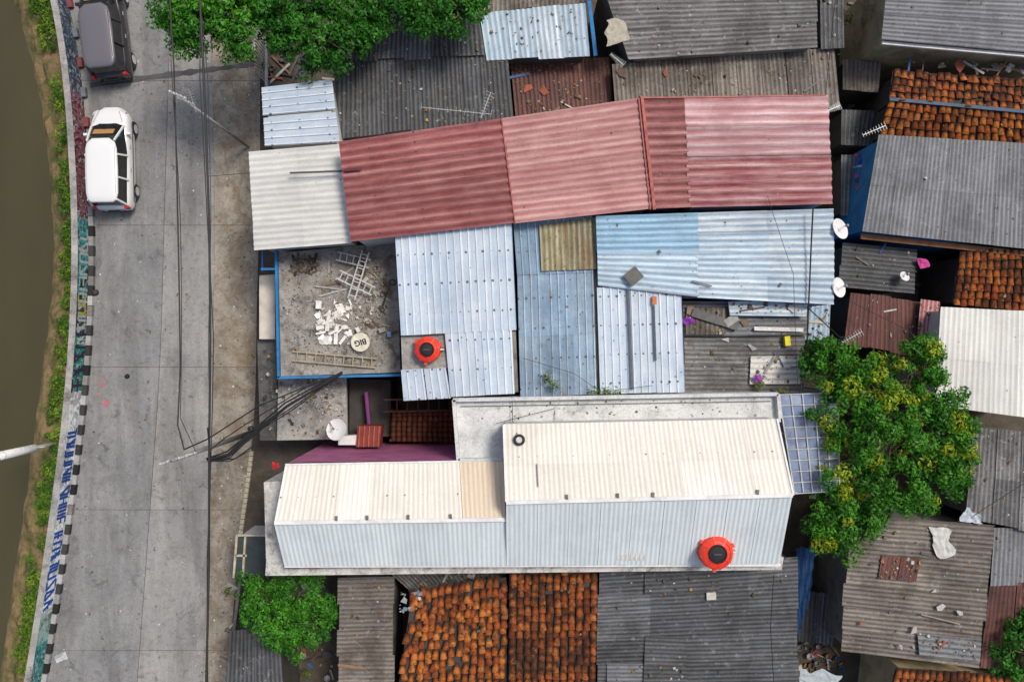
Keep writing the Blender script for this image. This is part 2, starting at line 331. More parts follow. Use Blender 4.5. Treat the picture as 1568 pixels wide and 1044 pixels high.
def tilemat(name,cols,moss=.7):
    n=NT(name); r,g,b,_=tint(n); ob=n.tc.outputs['Object']
    cr=n.n('ShaderNodeValToRGB'); n.l(r,cr.inputs[0]); e=cr.color_ramp
    e.elements[0].color=(*cols[0],1); e.elements[1].color=(*cols[-1],1)
    for i,c in enumerate(cols[1:-1]):
        x=e.elements.new((i+1)/(len(cols)-1)); x.color=(*c,1)
    c=n.mix(n.math('MULTIPLY',n.rng(n.noise(ob,.8,10,.8),.47,.57),moss),cr.outputs[0],(.055,.03,.02))
    c=n.mix(n.math('MULTIPLY',n.rng(n.noise(ob,3.2,8,.8),.49,.60),moss*.8),c,(.06,.03,.02))
    c=n.mix(n.math('MULTIPLY',n.rng(n.noise(ob,9,6,.8),.5,.64),.7),c,(.05,.03,.02))
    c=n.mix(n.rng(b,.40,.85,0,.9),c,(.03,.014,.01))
    n.bump(n.noise(ob,25,4),.4,.01)
    return n.out(c,.85,0,.15)
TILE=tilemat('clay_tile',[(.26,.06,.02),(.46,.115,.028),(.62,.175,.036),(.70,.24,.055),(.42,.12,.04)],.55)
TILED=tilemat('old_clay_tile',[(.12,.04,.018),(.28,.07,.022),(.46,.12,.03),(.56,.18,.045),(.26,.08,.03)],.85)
def tilehouse(name,parts,wmat,litter=20):
    Q0=quad3(parts[0][0],parts[0][1]); c=sum(Q0,Vector())/4; e=empty(name,(c.x,c.y,0))
    for q,z,d,mat,ch in parts:
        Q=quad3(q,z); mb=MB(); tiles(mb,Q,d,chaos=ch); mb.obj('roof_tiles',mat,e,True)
        mb=MB(); mb.add([p-Vector((0,0,.05)) for p in Q],[(3,2,1,0)]); mb.obj('dark_backing_sheet',DKW,e)  # dark sheet under the tiles; shade in their gaps is its colour
        walls('walls',Q,wmat,e,.2,drop=.12,win=False)
        mb=MB(); scatter(mb,Q,litter,['leaf','chunk','leaf'],LF+GR[2:],amp=.07,size=.8); mb.obj('roof_litter',JUNK,e)
    return e
# ---------------------------------------------------------------- ground / road / canal
def interp(t,pts):
    if t<=pts[0][0]: 
        (a,b),(c,d)=pts[0],pts[1]; return b+(t-a)*(d-b)/(c-a)
    for (a,b),(c,d) in zip(pts,pts[1:]):
        if t<=c: return b+(t-a)*(d-b)/(c-a)
    (a,b),(c,d)=pts[-2],pts[-1]; return d+(t-c)*(d-b)/(c-a)
def smooth(pts):
    ys=np.linspace(-60,60,601); xs=np.array([interp(-y,pts) for y in ys]); k=np.ones(25)/25
    xp=np.pad(xs,12,mode='edge'); xs2=np.convolve(xp,k,'valid'); return lambda y: float(np.interp(y,ys,xs2))
def wpts(l,z):
    r=[]
    for py,px in l:
        p=P(px,py,z); r.append((-p.y,p.x))
    return r
wallx=smooth([(-60,-22)]+wpts([(-150,45),(0,80),(110,99),(330,112),(480,110),(600,101),(700,90),(830,72),(1000,46),(1150,20)],1.1)+[(60,-30)])
waterx=smooth([(-60,-25)]+wpts([(-100,-10),(0,24),(150,64),(300,81),(420,84),(560,66),(700,48),(800,34),(900,20),(1000,6),(1150,-20)],-1.3)+[(60,-33)])
ys=[-400,-200,-100,-60]+[y*.25 for y in range(-120,121)]+[60,100,200,400]
mb=MB()
rows=[]
for y in ys:
    yy=max(-59,min(59,y)); xw=wallx(yy)+.0; xe=waterx(yy); row=[(-400,0),(-46,0),(-43,-3),(xe-4,-3),(xe-.5,-1.7)]
    for k in range(9):
        t=k/8; x=xe+(xw-.05-xe)*t; nz=MN.noise(Vector((x*1.3,y*1.3,0)))*.22+MN.noise(Vector((x*4,y*4,3)))*.08
        row.append((x+ (MN.noise(Vector((y*.8,k,1)))*.25 if 0<k<8 else 0), -1.3+1.25*t**.8+nz*(0.3+math.sin(math.pi*t))))
    row+=[(xw+.12,-.02),(xw+3,-.02),(0,-.02),(30,-.02),(400,-.02)]
    rows.append([(x,y,z) for x,z in row])
nc=len(rows[0])
mb.add([p for r in rows for p in r],[(i*nc+k,i*nc+k+1,(i+1)*nc+k+1,(i+1)*nc+k) for i in range(len(rows)-1) for k in range(nc-1)])
n=NT('soil'); ob=n.tc.outputs['Object']
c=n.mix(n.rng(n.noise(ob,.6,9,.7),.35,.65),(.05,.042,.034),(.12,.10,.08)); sp=n.n('ShaderNodeSeparateXYZ'); n.l(ob,sp.inputs[0])
c=n.mix(n.math('MULTIPLY',n.rng(sp.outputs[0],-17.9,-18.1),1.),c,n.mix(n.rng(n.noise(ob,1.6,9,.7),.42,.62),(.27,.185,.095),(.09,.10,.035)))
n.bump(n.noise(ob,8,8),.7,.05); SOIL=n.out(c,.95,0,.15)
mb.obj('ground',SOIL)
n=NT('murky_water'); ob=n.tc.outputs['Object']
c=n.mix(n.rng(n.noise(n.mapping(ob,(1,.3,1)),.5,6),.3,.7),(.056,.050,.026),(.074,.066,.034)); c=n.mix(n.math('MULTIPLY',n.rng(n.noise(ob,9,5,.8),.66,.72),.4),c,(.3,.28,.2))
n.bump(n.noise(n.mapping(ob,(1,1,1)),2.5,3),.12,.03); WATER=n.out(c,.28,0,.3)
mb=MB(); mb.add([(-43.5,-400,-1.3),(-17.3,-400,-1.3),(-17.3,400,-1.3),(-43.5,400,-1.3)],[(0,1,2,3)]); mb.obj('canal_water',WATER)
ROAD=concrete('road_concrete',(.25,.25,.25),(.33,.325,.315),(.15,.148,.142),.5,.0,.35,.35,lane=.8)
ROADR=concrete('verge_concrete',(.29,.265,.23),(.38,.345,.29),(.13,.11,.085),.85,.0,.5,.5,lane=.5,brown=.8)
def wl(lst): return smooth([(-60,wpts(lst[:1],0)[0][1])]+wpts(lst,0)+[(60,wpts(lst[-1:],0)[0][1])])
j1=wl([(-300,250),(0,262),(330,252),(560,246),(1000,214),(1300,190)])
j2=wl([(-300,318),(0,322),(330,330),(560,326),(800,322),(1000,312),(1300,300)])
j3=wl([(-300,400),(370,398),(400,394),(600,392),(690,388),(780,370),(1000,352),(1300,330)])
tr=[-40,-32]+[P(0,py).y for py in (1180,995,780,562,345,124,-90,-300)]+[28,34,42]
mb=MB()
for a,b in zip(tr,tr[1:]):
    sub=max(2,int((b-a)/1.0))
    for ci,(fl,fr,gap) in enumerate([(lambda y:wallx(y)+.15,j1,.014),(j1,j2,.006),(j2,j3,.0)]):
        t=R.random(); vs=[];uv=[]
        for k in range(sub+1):
            y=a+.008+(b-a-.016)*k/sub
            for m in range(3):
                x=fl(y)+gap+(fr(y)-gap-fl(y)-gap)*m/2
                vs.append((x,y,.02)); uv.append((x,y))
        fs=[(k*3+m,k*3+m+1,k*3+m+4,k*3+m+3) for k in range(sub) for m in range(2)]
        mb.add(vs,fs,1 if ci==2 else 0,uv,(t*.35 if ci==0 else .5+t*.5,.5,1))
mb.obj('concrete_road',[ROAD,ROADR])
ASPH=concrete('asphalt_patch',(.08,.08,.082),(.12,.12,.12),(.05,.05,.05),.5,0,1,.1)
mb=MB(); a=P(138,131);b=P(402,97);w=.11
N=24; vs=[]
for i in range(N+1):
    p=a.lerp(b,i/N); ww=w*R.uniform(.6,1.4); vs+=[(p.x,p.y-ww,.026),(p.x,p.y+ww,.026)]
mb.add(vs,[(2*i,2*i+2,2*i+3,2*i+1) for i in range(N)]); mb.obj('road_repair_strip',ASPH)
def blob(mb,px,py,r,z,col,squash=1,ring=False,rot=0):
    c=P(px,py,0); n_=22; ph=R.uniform(0,9)
    rr=[r*(1+.22*math.sin(3*a+ph)+.1*math.sin(7*a+ph*2)) for a in [2*math.pi*k/n_ for k in range(n_)]]
    pt=lambda k,f:(c.x+rr[k]*f*math.cos(2*math.pi*k/n_)*squash, c.y+rr[k]*f*math.sin(2*math.pi*k/n_), z)
    if ring:
        vs=[pt(k,1) for k in range(n_)]+[pt(k,.62) for k in range(n_)]
        mb.add(vs,[(k,(k+1)%n_,n_+(k+1)%n_,n_+k) for k in range(n_)],0,None,col)
    else: mb.add([pt(k,1) for k in range(n_)],[tuple(range(n_))],0,None,col)
mb=MB()
blob(mb,157,586,.2,.03,(.40,.17,.18),.7,True); blob(mb,163,617,.17,.03,(.38,.17,.18)); blob(mb,153,603,.07,.03,(.38,.18,.18))
mb.obj('spray_paint_marks',JUNK)
mb=MB(); 
for _ in range(560):
    py=R.uniform(-60,1100); y=P(0,py).y; x=R.uniform(wallx(y)+.5,j3(y)-.1)
    if R.random()<.5: x=j3(y)-abs(R.gauss(0,.7))
    mb.box((x,y,.03),(R.uniform(.02,.09),R.uniform(.02,.07),.01),R.uniform(0,3),0,R.choice(LF+[(.5,.5,.5),(.6,.6,.58),(.1,.1,.1)]))
mb.lathe(P(195,576,.02),[(.001,.13),(.08,.1),(.11,0)],12,0,(.02,.02,.02))
mb.lathe(P(147,448,.02),[(.001,.2),(.1,.16),(.14,0)],9,0,(.05,.05,.05)); mb.box(P(92,1008,.15),(.5,.35,.25),.4,0,(.5,.52,.56),(.1,.1),.5)
mb.obj('road_litter',JUNK)
n=NT('graffiti_wall_paint'); _,_,_,col=tint(n); ob=n.tc.outputs['Object']
f1=n.rng(n.noise(n.mapping(ob,(1,1,1)),2.6,3,.5,1.5),.5,.52); f2=n.rng(n.noise(n.mapping(ob,(1,1,1),(7,3,1)),3.2,3,.5,2.),.56,.58)
sc_=n.n('ShaderNodeVectorMath',operation='SCALE'); n.l(col,sc_.inputs[0]); sc_.inputs['Scale'].default_value=.5
c=n.mix(f1,col,sc_.outputs[0]); c=n.mix(n.math('MULTIPLY',f2,.8),c,(.4,.45,.45)); c=n.mix(n.math('MULTIPLY',n.rng(n.noise(ob,2,8,.7),.5,.65),.5),c,(.12,.11,.09))
GRAF=n.out(c,.8,0,.2)
def segcol(py):
    for lim,cl in [(150,(.06,.09,.16)),(260,(.16,.03,.05)),(340,(.2,.06,.08)),(420,(.05,.14,.15)),(520,(.03,.05,.05)),(605,(.02,.24,.18)),(940,(.8,.82,.84)),(990,(.25,.45,.4)),(1100,(.05,.25,.25))]:
        if py<lim: return cl
    return (.3,.3,.3)
e=empty('embankment_wall',(wallx(0),0,0))
mbf=MB(); mbt=MB(); mbk=MB(); mbg=MB()
y=-30; pyof=lambda y,z: 522-y*36*35/(35-z)
while y<30:
    y2=y+.3; xa,xb=wallx(y),wallx(y2); cl=segcol(pyof(y,.5)); w=.2
    mbf.add([(xa+w,y,0),(xb+w,y2,0),(xb+w,y2,1.1),(xa+w,y,1.1)],[(0,1,2,3)],0,None,cl)
    mbt.add([(xa+w+.02,y,1.1),(xb+w+.02,y2,1.1),(xb-.05,y2,1.1),(xa-.05,y,1.1),(xa-.05,y,-.8),(xb-.05,y2,-.8)],[(0,1,2,3),(3,2,5,4)],0,None,(R.uniform(.2,.8),.5,1))
    y=y2
y=-30;i=0
while y<30:
    L=.42; x=wallx(y+.2)+.2; d=math.atan2(wallx(y+.4)-wallx(y),.4); py=pyof(y,.1)
    black=(i%2==0); col=tuple(R.uniform(.015,.05) for _ in '1')*3 if black else tuple(R.uniform(.22,.42) for _ in '1')*3
    if R.random()<.15: col=(.2,.19,.18)
    if py>335: mbk.box((x+.11,y+.2,.12),(.20,L-.02,.22),-d,0,col)
    elif i%3==0: mbk.box((x+.1,y+.2,.12),(.2,L-.02,.2),-d,0,(.2,.06,.06) if i%2 else (.15,.17,.2))
    y+=L;i+=1
def glyphs(y0,y1,col,zb=.32,zt=.98,wd=.34):
    y=y0
    while y<y1:
        lw=R.uniform(.7,1)*wd
        st=[((0,0),(0,1)),((0,1),(1,1)),((1,0),(1,1)),((0,.5),(1,.5)),((0,0),(1,0)),((0,1),(1,0)),((.5,0),(.5,1))]
        for s in R.sample(st,3):
            (a,b),(c2,d)=s; pa=Vector((0,y+a*lw,zb+b*(zt-zb))); pb=Vector((0,y+c2*lw,zb+d*(zt-zb)))
            pa.x=wallx(pa.y)+.207; pb.x=wallx(pb.y)+.207
            dd=(pb-pa).normalized(); nn=Vector((0,-dd.z,dd.y))*.055
            mbg.add([pa-nn,pb-nn,pb+nn,pa+nn],[(0,1,2,3)],0,None,col)
        y+=lw+.13
glyphs(P(0,930,.5).y,P(0,815,.5).y,(.01,.07,.35)); glyphs(P(0,800,.5).y,P(0,665,.5).y,(.015,.06,.28))
glyphs(P(0,600,.5).y,P(0,530,.5).y,(.03,.02,.06),.15,1.0,.6); glyphs(P(0,525,.5).y,P(0,350,.5).y,(.35,.42,.42),.3,.9,.45); glyphs(P(0,480,.5).y,P(0,455,.5).y,(.4,.33,.03),.4,.95,.4); glyphs(P(0,455,.5).y,P(0,350,.5).y,(.03,.3,.32),.4,.95,.6); glyphs(P(0,330,.5).y,P(0,140,.5).y,(.25,.1,.14),.3,.95,.5)
mbf.obj('painted_face',GRAF,e); mbt.obj('coping',CONC,e); mbk.obj('kerb_blocks',JUNK,e); mbg.obj('graffiti_lettering',JUNK,e)

# ---------------------------------------------------------------- foliage
def leafmesh(name,C,Nrm,S,COL,parent=None):
    n_=len(C); rnd=NR.normal(size=(n_,3)); Nn=Nrm/np.linalg.norm(Nrm,axis=1,keepdims=True)
    T=np.cross(Nn,rnd); T/=np.linalg.norm(T,axis=1,keepdims=True)+1e-9; B=np.cross(Nn,T)
    S=S[:,None]; V=np.empty((n_,4,3)); V[:,0]=C-T*S; V[:,1]=C-B*S*.45+Nn*S*.12; V[:,2]=C+T*S; V[:,3]=C+B*S*.45+Nn*S*.12
    me=bpy.data.meshes.new(name); me.vertices.add(n_*4); me.vertices.foreach_set('co',V.ravel().astype(np.float32))
    me.loops.add(n_*4); me.loops.foreach_set('vertex_index',np.arange(n_*4,dtype=np.int32)); me.polygons.add(n_)
    me.polygons.foreach_set('loop_start',np.arange(0,n_*4,4,dtype=np.int32)); me.polygons.foreach_set('loop_total',np.full(n_,4,dtype=np.int32))
    me.update(calc_edges=True); me.validate()
    ca=me.color_attributes.new('tint','FLOAT_COLOR','POINT'); c=np.ones((n_*4,4),dtype=np.float32); c[:,:3]=np.repeat(COL,4,axis=0); ca.data.foreach_set('color',c.ravel())
    me.materials.append(LEAF); o=bpy.data.objects.new(name,me); sc.collection.objects.link(o)
    if parent: o.parent=parent; o.location=-Vector(parent.location)
    return o
def tree(name,lobes,zc,base,cols,dens=15,per=85,ls=.08,yellow=0.,ydir=(0,0)):
    b=P(base[0],base[1],0); e=empty(name,b); Cs=[];Ns=[];Ss=[];Co=[]; mb=MB()
    fork=Vector((b.x,b.y,max(1.5,zc*.45)))
    mb.tube([b,b.lerp(fork,.5)+Vector((.06,.04,0)),fork],[.22,.17,.14],9)
    for px,py,r,dz in lobes:
        c=np.array(P(px,py,zc+dz)); cc=Vector(c)
        mid=fork.lerp(cc,.5)+Vector((R.uniform(-.2,.2),R.uniform(-.2,.2),.1)); mb.tube([fork,mid,cc],[.11,.07,.03],7)
        for k in range(5):
            q=cc+Vector((R.gauss(0,1),R.gauss(0,1),R.gauss(0,.4))).normalized()*r*.7; mb.tube([mid,cc.lerp(q,.5),q],[.05,.03,.012],5)
        for _ in range(int(dens*r*r)+3):
            u=NR.normal(size=3); u/=np.linalg.norm(u); rad=r*NR.uniform(.35,1.0)**.6; s=c+u*rad*np.array([1,1,.62])
            sr=NR.uniform(.18,.38); m=int(per*sr/.28*NR.uniform(.6,1.2)); d=NR.normal(size=(m,3)); d[:,2]=np.abs(d[:,2])*.9-.2; d/=np.linalg.norm(d,axis=1,keepdims=True)
            Cs.append(s+d*sr*NR.uniform(.45,1.1,size=(m,1))*np.array([1,1,.7])); Ns.append(d*.9+np.array([0,0,.45])+NR.normal(size=(m,3))*.5)
            Ss.append(NR.uniform(.6,1.25,size=m)*ls)
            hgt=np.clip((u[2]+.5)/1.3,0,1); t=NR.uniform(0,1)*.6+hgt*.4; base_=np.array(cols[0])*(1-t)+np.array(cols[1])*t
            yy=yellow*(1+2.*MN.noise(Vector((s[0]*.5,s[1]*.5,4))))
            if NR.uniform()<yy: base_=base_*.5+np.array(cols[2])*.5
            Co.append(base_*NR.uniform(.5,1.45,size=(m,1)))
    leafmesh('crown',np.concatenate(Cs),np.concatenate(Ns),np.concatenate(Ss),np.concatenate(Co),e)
    mb.obj('trunk_and_limbs',BARK,e,True)
G0=[(.014,.085,.007),(.05,.22,.016),(.3,.34,.02)]
G1=[(.018,.11,.01),(.08,.29,.018),(.3,.34,.02)]
tree('street_tree',[(285,15,1.2,0),(320,45,1.15,.2),(360,20,1.2,.1),(285,62,.6,-.4),(365,68,.65,-.3),(258,20,.7,-.3),(330,-25,1.4,.2),(395,15,.7,-.2)],6.2,(405,40),G1,21)
tree('street_tree',[(440,10,1.3,.2),(490,55,1.25,0),(530,20,1.15,.1),(432,55,.8,-.2),(495,95,.75,-.5),(540,62,.7,-.4),(440,-30,1.4,.3),(560,25,.8,-.2)],6.0,(440,60),G0,22)
tree('street_tree',[(600,-5,1.25,0),(655,0,1.15,.1),(708,18,.85,0),(580,18,.7,-.2),(645,25,.65,-.2),(690,38,.45,-.3),(720,-20,.9,0)],6.0,(660,-40),G0,22)
tree('mango_tree',[(1275,560,.95,0),(1335,590,1.2,.5),(1400,560,1.05,.3),(1435,605,.95,.2),(1290,630,1.2,.4),(1365,665,1.5,.8),(1435,690,1.25,.3),(1290,710,1.2,.2),(1365,740,1.25,.4),(1285,775,1.,-.2),(1308,828,.85,-.3),(1460,655,.85,0),(1245,545,.5,-.4),(1265,815,.65,-.4),(1462,735,.7,-.2),(1425,545,.55,0),(1472,700,.55,-.1),(1335,790,.7,-.3),(1410,770,.6,-.3)],6.0,(1345,660),[(.016,.10,.008),(.075,.27,.015),(.46,.48,.015)],24,yellow=.17)
tree('garden_tree',[(408,915,.95,0),(460,905,1.,.2),(475,955,.95,.1),(425,955,1.,.2),(388,905,.6,-.2),(450,985,.6,-.3),(498,935,.6,-.2),(385,940,.5,-.3)],3.6,(445,940),G1,30,85,.07)
tree('garden_tree',[(1565,990,1.0,0),(1550,1015,.7,-.2),(1600,960,1.0,0)],4.0,(1575,985),G0,22)
Cs=[];Ns=[];Ss=[];Co=[]
for _ in range(1700):
    py=NR.uniform(-120,1160); y=P(0,py).y; xe=waterx(y); xw=wallx(y); nz=MN.noise(Vector((0,y*.38,0)))+.5*MN.noise(Vector((3,y*1.3,0)))
    up=1 if py>560 else 0
    if NR.uniform()> .5+nz*1.5+.12*up: continue
    t=NR.uniform(.2,1.0)**(.55); x=xe+(xw-.1-xe)*t; z=-1.3+1.25*t**.8; m=NR.randint(30,90); sr=NR.uniform(.10,.34)
    d=NR.normal(size=(m,3)); d[:,2]=np.abs(d[:,2])
    Cs.append(np.array([x,y,z+.08])+d*sr*.45); Ns.append(d*.6+np.array([0,0,.5])); Ss.append(NR.uniform(.03,.09,size=m)); 
    k=NR.uniform(0,1); Co.append((np.array([.04,.14,.012])*(1-k)+np.array([.22,.32,.03])*k)*NR.uniform(.6,1.3,size=(m,1)))
leafmesh('bank_grass',np.concatenate(Cs),np.concatenate(Ns),np.concatenate(Ss),np.concatenate(Co))

# ---------------------------------------------------------------- outer houses
W=dict(pitch=.16,amp=.026); OLD=dict(pitch=.17,amp=.032,jit=.025,rag=.12)
house('grey_roof_house',[([(548,15),(736,20),(744,84),(538,92)],[4.4,4.4,4.2,4.2],'v',GREYB,OLD),([(512,94),(778,82),(787,180),(512,212)],[4.1,4.1,3.8,3.8],'v',GREYB,OLD)],GREYW,90)
e=house('zinc_roof_house',[([(735,24),(897,8),(903,84),(745,92)],[4.5,4.5,4.1,4.1],'v',ZINCH,dict(pitch=.2,amp=.03,jit=.02,rag=.1))],DKW,50)
mb=MB(); mb.beam(P(902,2,4.2),P(912,86,4.0),.14,.1); mb.obj('blue_gutter',BLUEW,e)
house('shed',[([(782,96),(934,88),(940,164),(790,184)],3.2,'v',BROWN,OLD)],DKW,110,junk=14)
house('grey_roof_house',[([(918,-50),(1245,-50),(1250,74),(965,92)],[4.8,4.8,4.3,4.3],'h',GREY,OLD)],GREYW,60,junk=4)
house('grey_roof_house',[([(937,100),(1278,76),(1286,162),(942,166)],[3.8,3.8,3.6,3.6],'v',GREYBR,OLD)],DKW,90,junk=8)
house('grey_roof_house',[([(1256,-50),(1292,-50),(1292,70),(1256,72)],4.0,'v',GREYB,OLD)],DKW,10)
house('grey_roof_house',[([(735,-70),(905,-70),(905,4),(735,18)],3.2,'v',GREYBR,OLD)],DKW,10,junk=16)
e=house('cream_wall_house',[([(1362,-60),(1640,-60),(1640,88),(1350,62)],[4.9,4.9,4.5,4.5],'h',GREYC,W)],CREAMW,14)
mb=MB(); mb.beam(P(1350,66,4.3),P(1640,92,4.3),.12,.12); mb.obj('fascia',WHITEP,e)
mb=MB(); scatter(mb,quad3([(1380,92),(1640,108),(1640,118),(1382,100)],3.4),30,['plank','sheet','chunk'],MX,size=.6); mb.obj('stored_items',JUNK,e)
e=house('grey_roof_house',[([(1345,207),(1640,224),(1640,388),(1320,354)],[4.5,4.5,4.1,4.1],'v',GREYC,W)],BLUEW,16)
mb=MB(); mb.beam(P(1318,362,3.6),P(1640,396,3.6),.2,.08); mb.obj('eave_beam',plain('orange_fascia',(.36,.17,.08),.8,0,.3,3,.2,.4),e)
house('grey_roof_house',[([(1292,372),(1400,382),(1398,450),(1288,440)],3.0,'h',GREYB,OLD)],DKW,25,junk=5)
house('brown_roof_house',[([(1302,450),(1424,466),(1432,548),(1292,524)],3.2,'v',BROWN,OLD),([(1410,458),(1440,462),(1434,515),(1404,510)],3.5,'v',CRIM,W)],DKW,25,junk=3)
house('white_roof_house',[([(1440,470),(1640,480),(1640,648),(1430,620)],[4.6,4.6,4.8,4.8],'v',WHITER,dict(pitch=.2,amp=.03))],WHITEW,6,clean=True)
house('grey_roof_house',[([(1490,655),(1640,668),(1640,822),(1478,792)],[4.1,4.1,3.9,3.9],'v',GREY,OLD)],GREYW,25)
e=house('patched_roof_house',[([(1305,788),(1518,803),(1498,1022),(1288,996)],[4.1,4.1,3.9,3.9],'h',GREYBR,OLD),([(1405,968),(1502,978),(1500,1012),(1408,1002)],4.08,'h',GREYC,dict(pitch=.2,amp=.03,jit=.02,nowall=True)),([(1350,850),(1410,856),(1402,890),(1345,885)],4.12,'v',BROWN,dict(pitch=.16,amp=.02,nowall=True))],GREYW,60,junk=2)
mb=MB(); 
for px,py,s in [(1320,955,.45),(1352,858,.3),(1470,938,.3),(1430,905,.35),(1380,990,.3),(1440,930,.5),(1490,828,.15),(1400,965,.4)]: mb.shard(P(px,py,4.15),(s,s*.7),R.uniform(0,3),R.choice([(.42,.41,.39),(.3,.28,.26),(.25,.12,.08),(.36,.34,.3)]),(.03,.03))
mb.beam(P(1410,940,4.15),P(1470,955,4.15),.05,.04,0,(.25,.22,.18)); mb.obj('roof_weights',JUNK,e)
house('brown_roof_house',[([(1515,896),(1640,890),(1640,1030),(1500,1020)],3.6,'v',BROWN,OLD)],GREYW,16)
house('grey_roof_house',[([(1522,812),(1640,812),(1640,888),(1516,893)],3.7,'v',GREYC,OLD)],GREYW,16)
house('dark_roof_house',[([(918,874),(1218,852),(1222,1120),(914,1120)],[4.4,4.4,3.8,3.8],'h',GREYB,dict(pitch=.16,amp=.028,jit=.015,rag=.1)),
  ([(988,972),(1050,975),(1052,1060),(985,1060)],4.2,'h',GREYB,dict(pitch=.15,amp=.02,nowall=True)),([(988,876),(1100,868),(1100,905),(988,910)],4.46,'h',GREYB,dict(pitch=.15,amp=.02,nowall=True)),([(930,1015),(990,1015),(990,1080),(930,1080)],4.1,'h',GREYC,dict(pitch=.15,amp=.02,nowall=True))],GREYW,30)
mb=MB(); mb.box(P(1089,912,4.4),(.35,.28,.06),.05,0,(.5,.48,.42)); mb.obj('roof_patch',JUNK)
house('grey_roof_house',[([(522,884),(602,882),(600,1120),(518,1120)],[3.7,3.7,3.4,3.4],'h',GREYBR,OLD)],GREYW,60,junk=4)
house('shed',[([(590,870),(776,874),(772,905),(640,915)],3.3,'v',GREY,OLD)],DKW,60,junk=24)
house('shed',[([(352,968),(428,958),(440,1120),(345,1120)],2.6,'v',GREYB,OLD)],DKW,20,junk=3)
tilehouse('tile_roof_house',[([(780,862),(915,862),(912,1120),(778,1120)],[4.4,4.4,3.6,3.6],'v',TILED,1.)],BRICK)
e=tilehouse('tile_roof_house',[([(632,900),(775,884),(778,1120),(600,1120)],[4.2,4.2,3.4,3.4],'v',TILE,2.2)],BRICK,50)
mb=MB(); scatter(mb,quad3([(605,905),(650,902),(655,930),(612,936)],4.15),34,['sheet','chunk','leaf'],[(.36,.38,.42),(.5,.5,.5),(.12,.2,.33),(.2,.2,.2)],size=.32,amp=.08); mb.obj('plastic_litter',JUNK,e)
e=tilehouse('tile_roof_house',[([(1368,108),(1640,126),(1640,178),(1362,152)],[3.6,3.6,4.1,4.1],'v',TILED,1.),([(1362,152),(1640,178),(1640,226),(1345,206)],[4.12,4.12,3.6,3.6],'v',TILE,1.)],DKW)
mb=MB(); mb.beam(P(1362,152,4.22),P(1640,178,4.22),.12,.06); mb.obj('ridge_cap',plain('dark_blue_cap',(.05,.09,.14),.7),e)
tilehouse('tile_roof_house',[([(1470,388),(1640,378),(1640,482),(1458,464)],[3.6,3.6,3.2,3.2],'v',TILED,.6)],DKW)
tilehouse('tile_roof_house',[([(1372,1022),(1640,1040),(1640,1120),(1350,1120)],[3.6,3.6,3.,3.],'v',TILED,.5)],CREAMW)
# ---------------------------------------------------------------- centre
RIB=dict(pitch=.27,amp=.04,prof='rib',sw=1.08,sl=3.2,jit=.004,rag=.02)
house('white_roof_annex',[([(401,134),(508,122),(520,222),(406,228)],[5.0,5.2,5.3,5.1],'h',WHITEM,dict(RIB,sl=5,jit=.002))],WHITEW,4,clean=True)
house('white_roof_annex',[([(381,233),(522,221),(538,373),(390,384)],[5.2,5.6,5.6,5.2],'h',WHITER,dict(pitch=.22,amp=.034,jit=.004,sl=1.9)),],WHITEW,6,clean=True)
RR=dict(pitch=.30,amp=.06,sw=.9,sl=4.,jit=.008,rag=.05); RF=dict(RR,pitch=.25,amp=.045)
q1=[(520,218),(768,182),(789,343),(538,372)];q2=[(768,182),(983,150),(1002,320),(789,343)]
e=house('red_roof_house',[(q1,[6.5,6.5,6.1,6.1],'h',RED,RR),(q2,[6.5,6.5,6.1,6.1],'h',PINK,RF),
 ([(983,150),(1048,149),(1056,318),(1002,320)],[6.5,6.5,6.1,6.1],'h',RED,RR),
 ([(1048,149),(1265,147),(1270,238),(1052,242)],[6.52,6.52,6.3,6.3],'h',PALEP,RR),([(1052,242),(1270,238),(1274,313),(1056,318)],[6.3,6.3,6.1,6.1],'h',CRIM,RR)],WHITEW,10,clean=True)
mb=MB()
mb.beam(P(983,148,6.62),P(1002,321,6.2),.10,.06); mb.beam(P(978,150,6.6),P(996,321,6.18),.04,.03)
mb.beam(P(768,182,6.6),P(789,343,6.2),.035,.03); mb.beam(P(983,150,6.58),P(1265,146.5,6.58),.05,.03)
mb.obj('roof_flashing',RCM,e)
e2=house('white_metal_roof_house',[([(603,329),(784,320),(792,505),(614,513)],[5.95,5.95,5.7,5.7],'v',WHITEM,dict(RIB,sl=9)),
 ([(681,509),(792,505),(796,602),(690,607)],[5.7,5.7,5.58,5.58],'v',WHITEM,dict(RIB,sl=9)),([(614,567),(684,563),(692,609),(618,613)],[5.62,5.62,5.5,5.5],'v',WHITEM,dict(RIB,sl=9))],GREYW,5,.05,clean=True)
mb=MB(); Q=quad3([(614,515),(682,511),(686,563),(616,568)],5.5); mb.add(Q+[q-Vector((0,0,.3)) for q in Q],[(3,2,1,0),(0,1,5,4),(1,2,6,5),(2,3,7,6),(3,0,4,7)]); mb.obj('tank_slab',CONC,e2)
ZR=dict(pitch=.22,amp=.04,jit=.006,sl=2.6)
e3=house('blue_zinc_roof_house',[([(786,342),(915,330),(916,416),(792,421)],[5.5,5.5,5.3,5.3],'v',BLUEM,dict(RIB,sl=5)),
 ([(792,418),(916,412),(921,603),(797,607)],[5.28,5.28,5.0,5.0],'v',BLUEM,dict(RIB,sl=2.3)),
 ([(914,441),(1043,437),(1049,600),(919,603)],[5.4,5.4,5.12,5.12],'v',WHITEM,dict(RIB,sl=2.9)),
 ([(826,345),(912,334),(913,411),(829,415)],[5.57,5.57,5.4,5.4],'v',RUSTM,dict(pitch=.2,amp=.035,jit=.01,nowall=True))],GREYW,30,.05,clean=True)
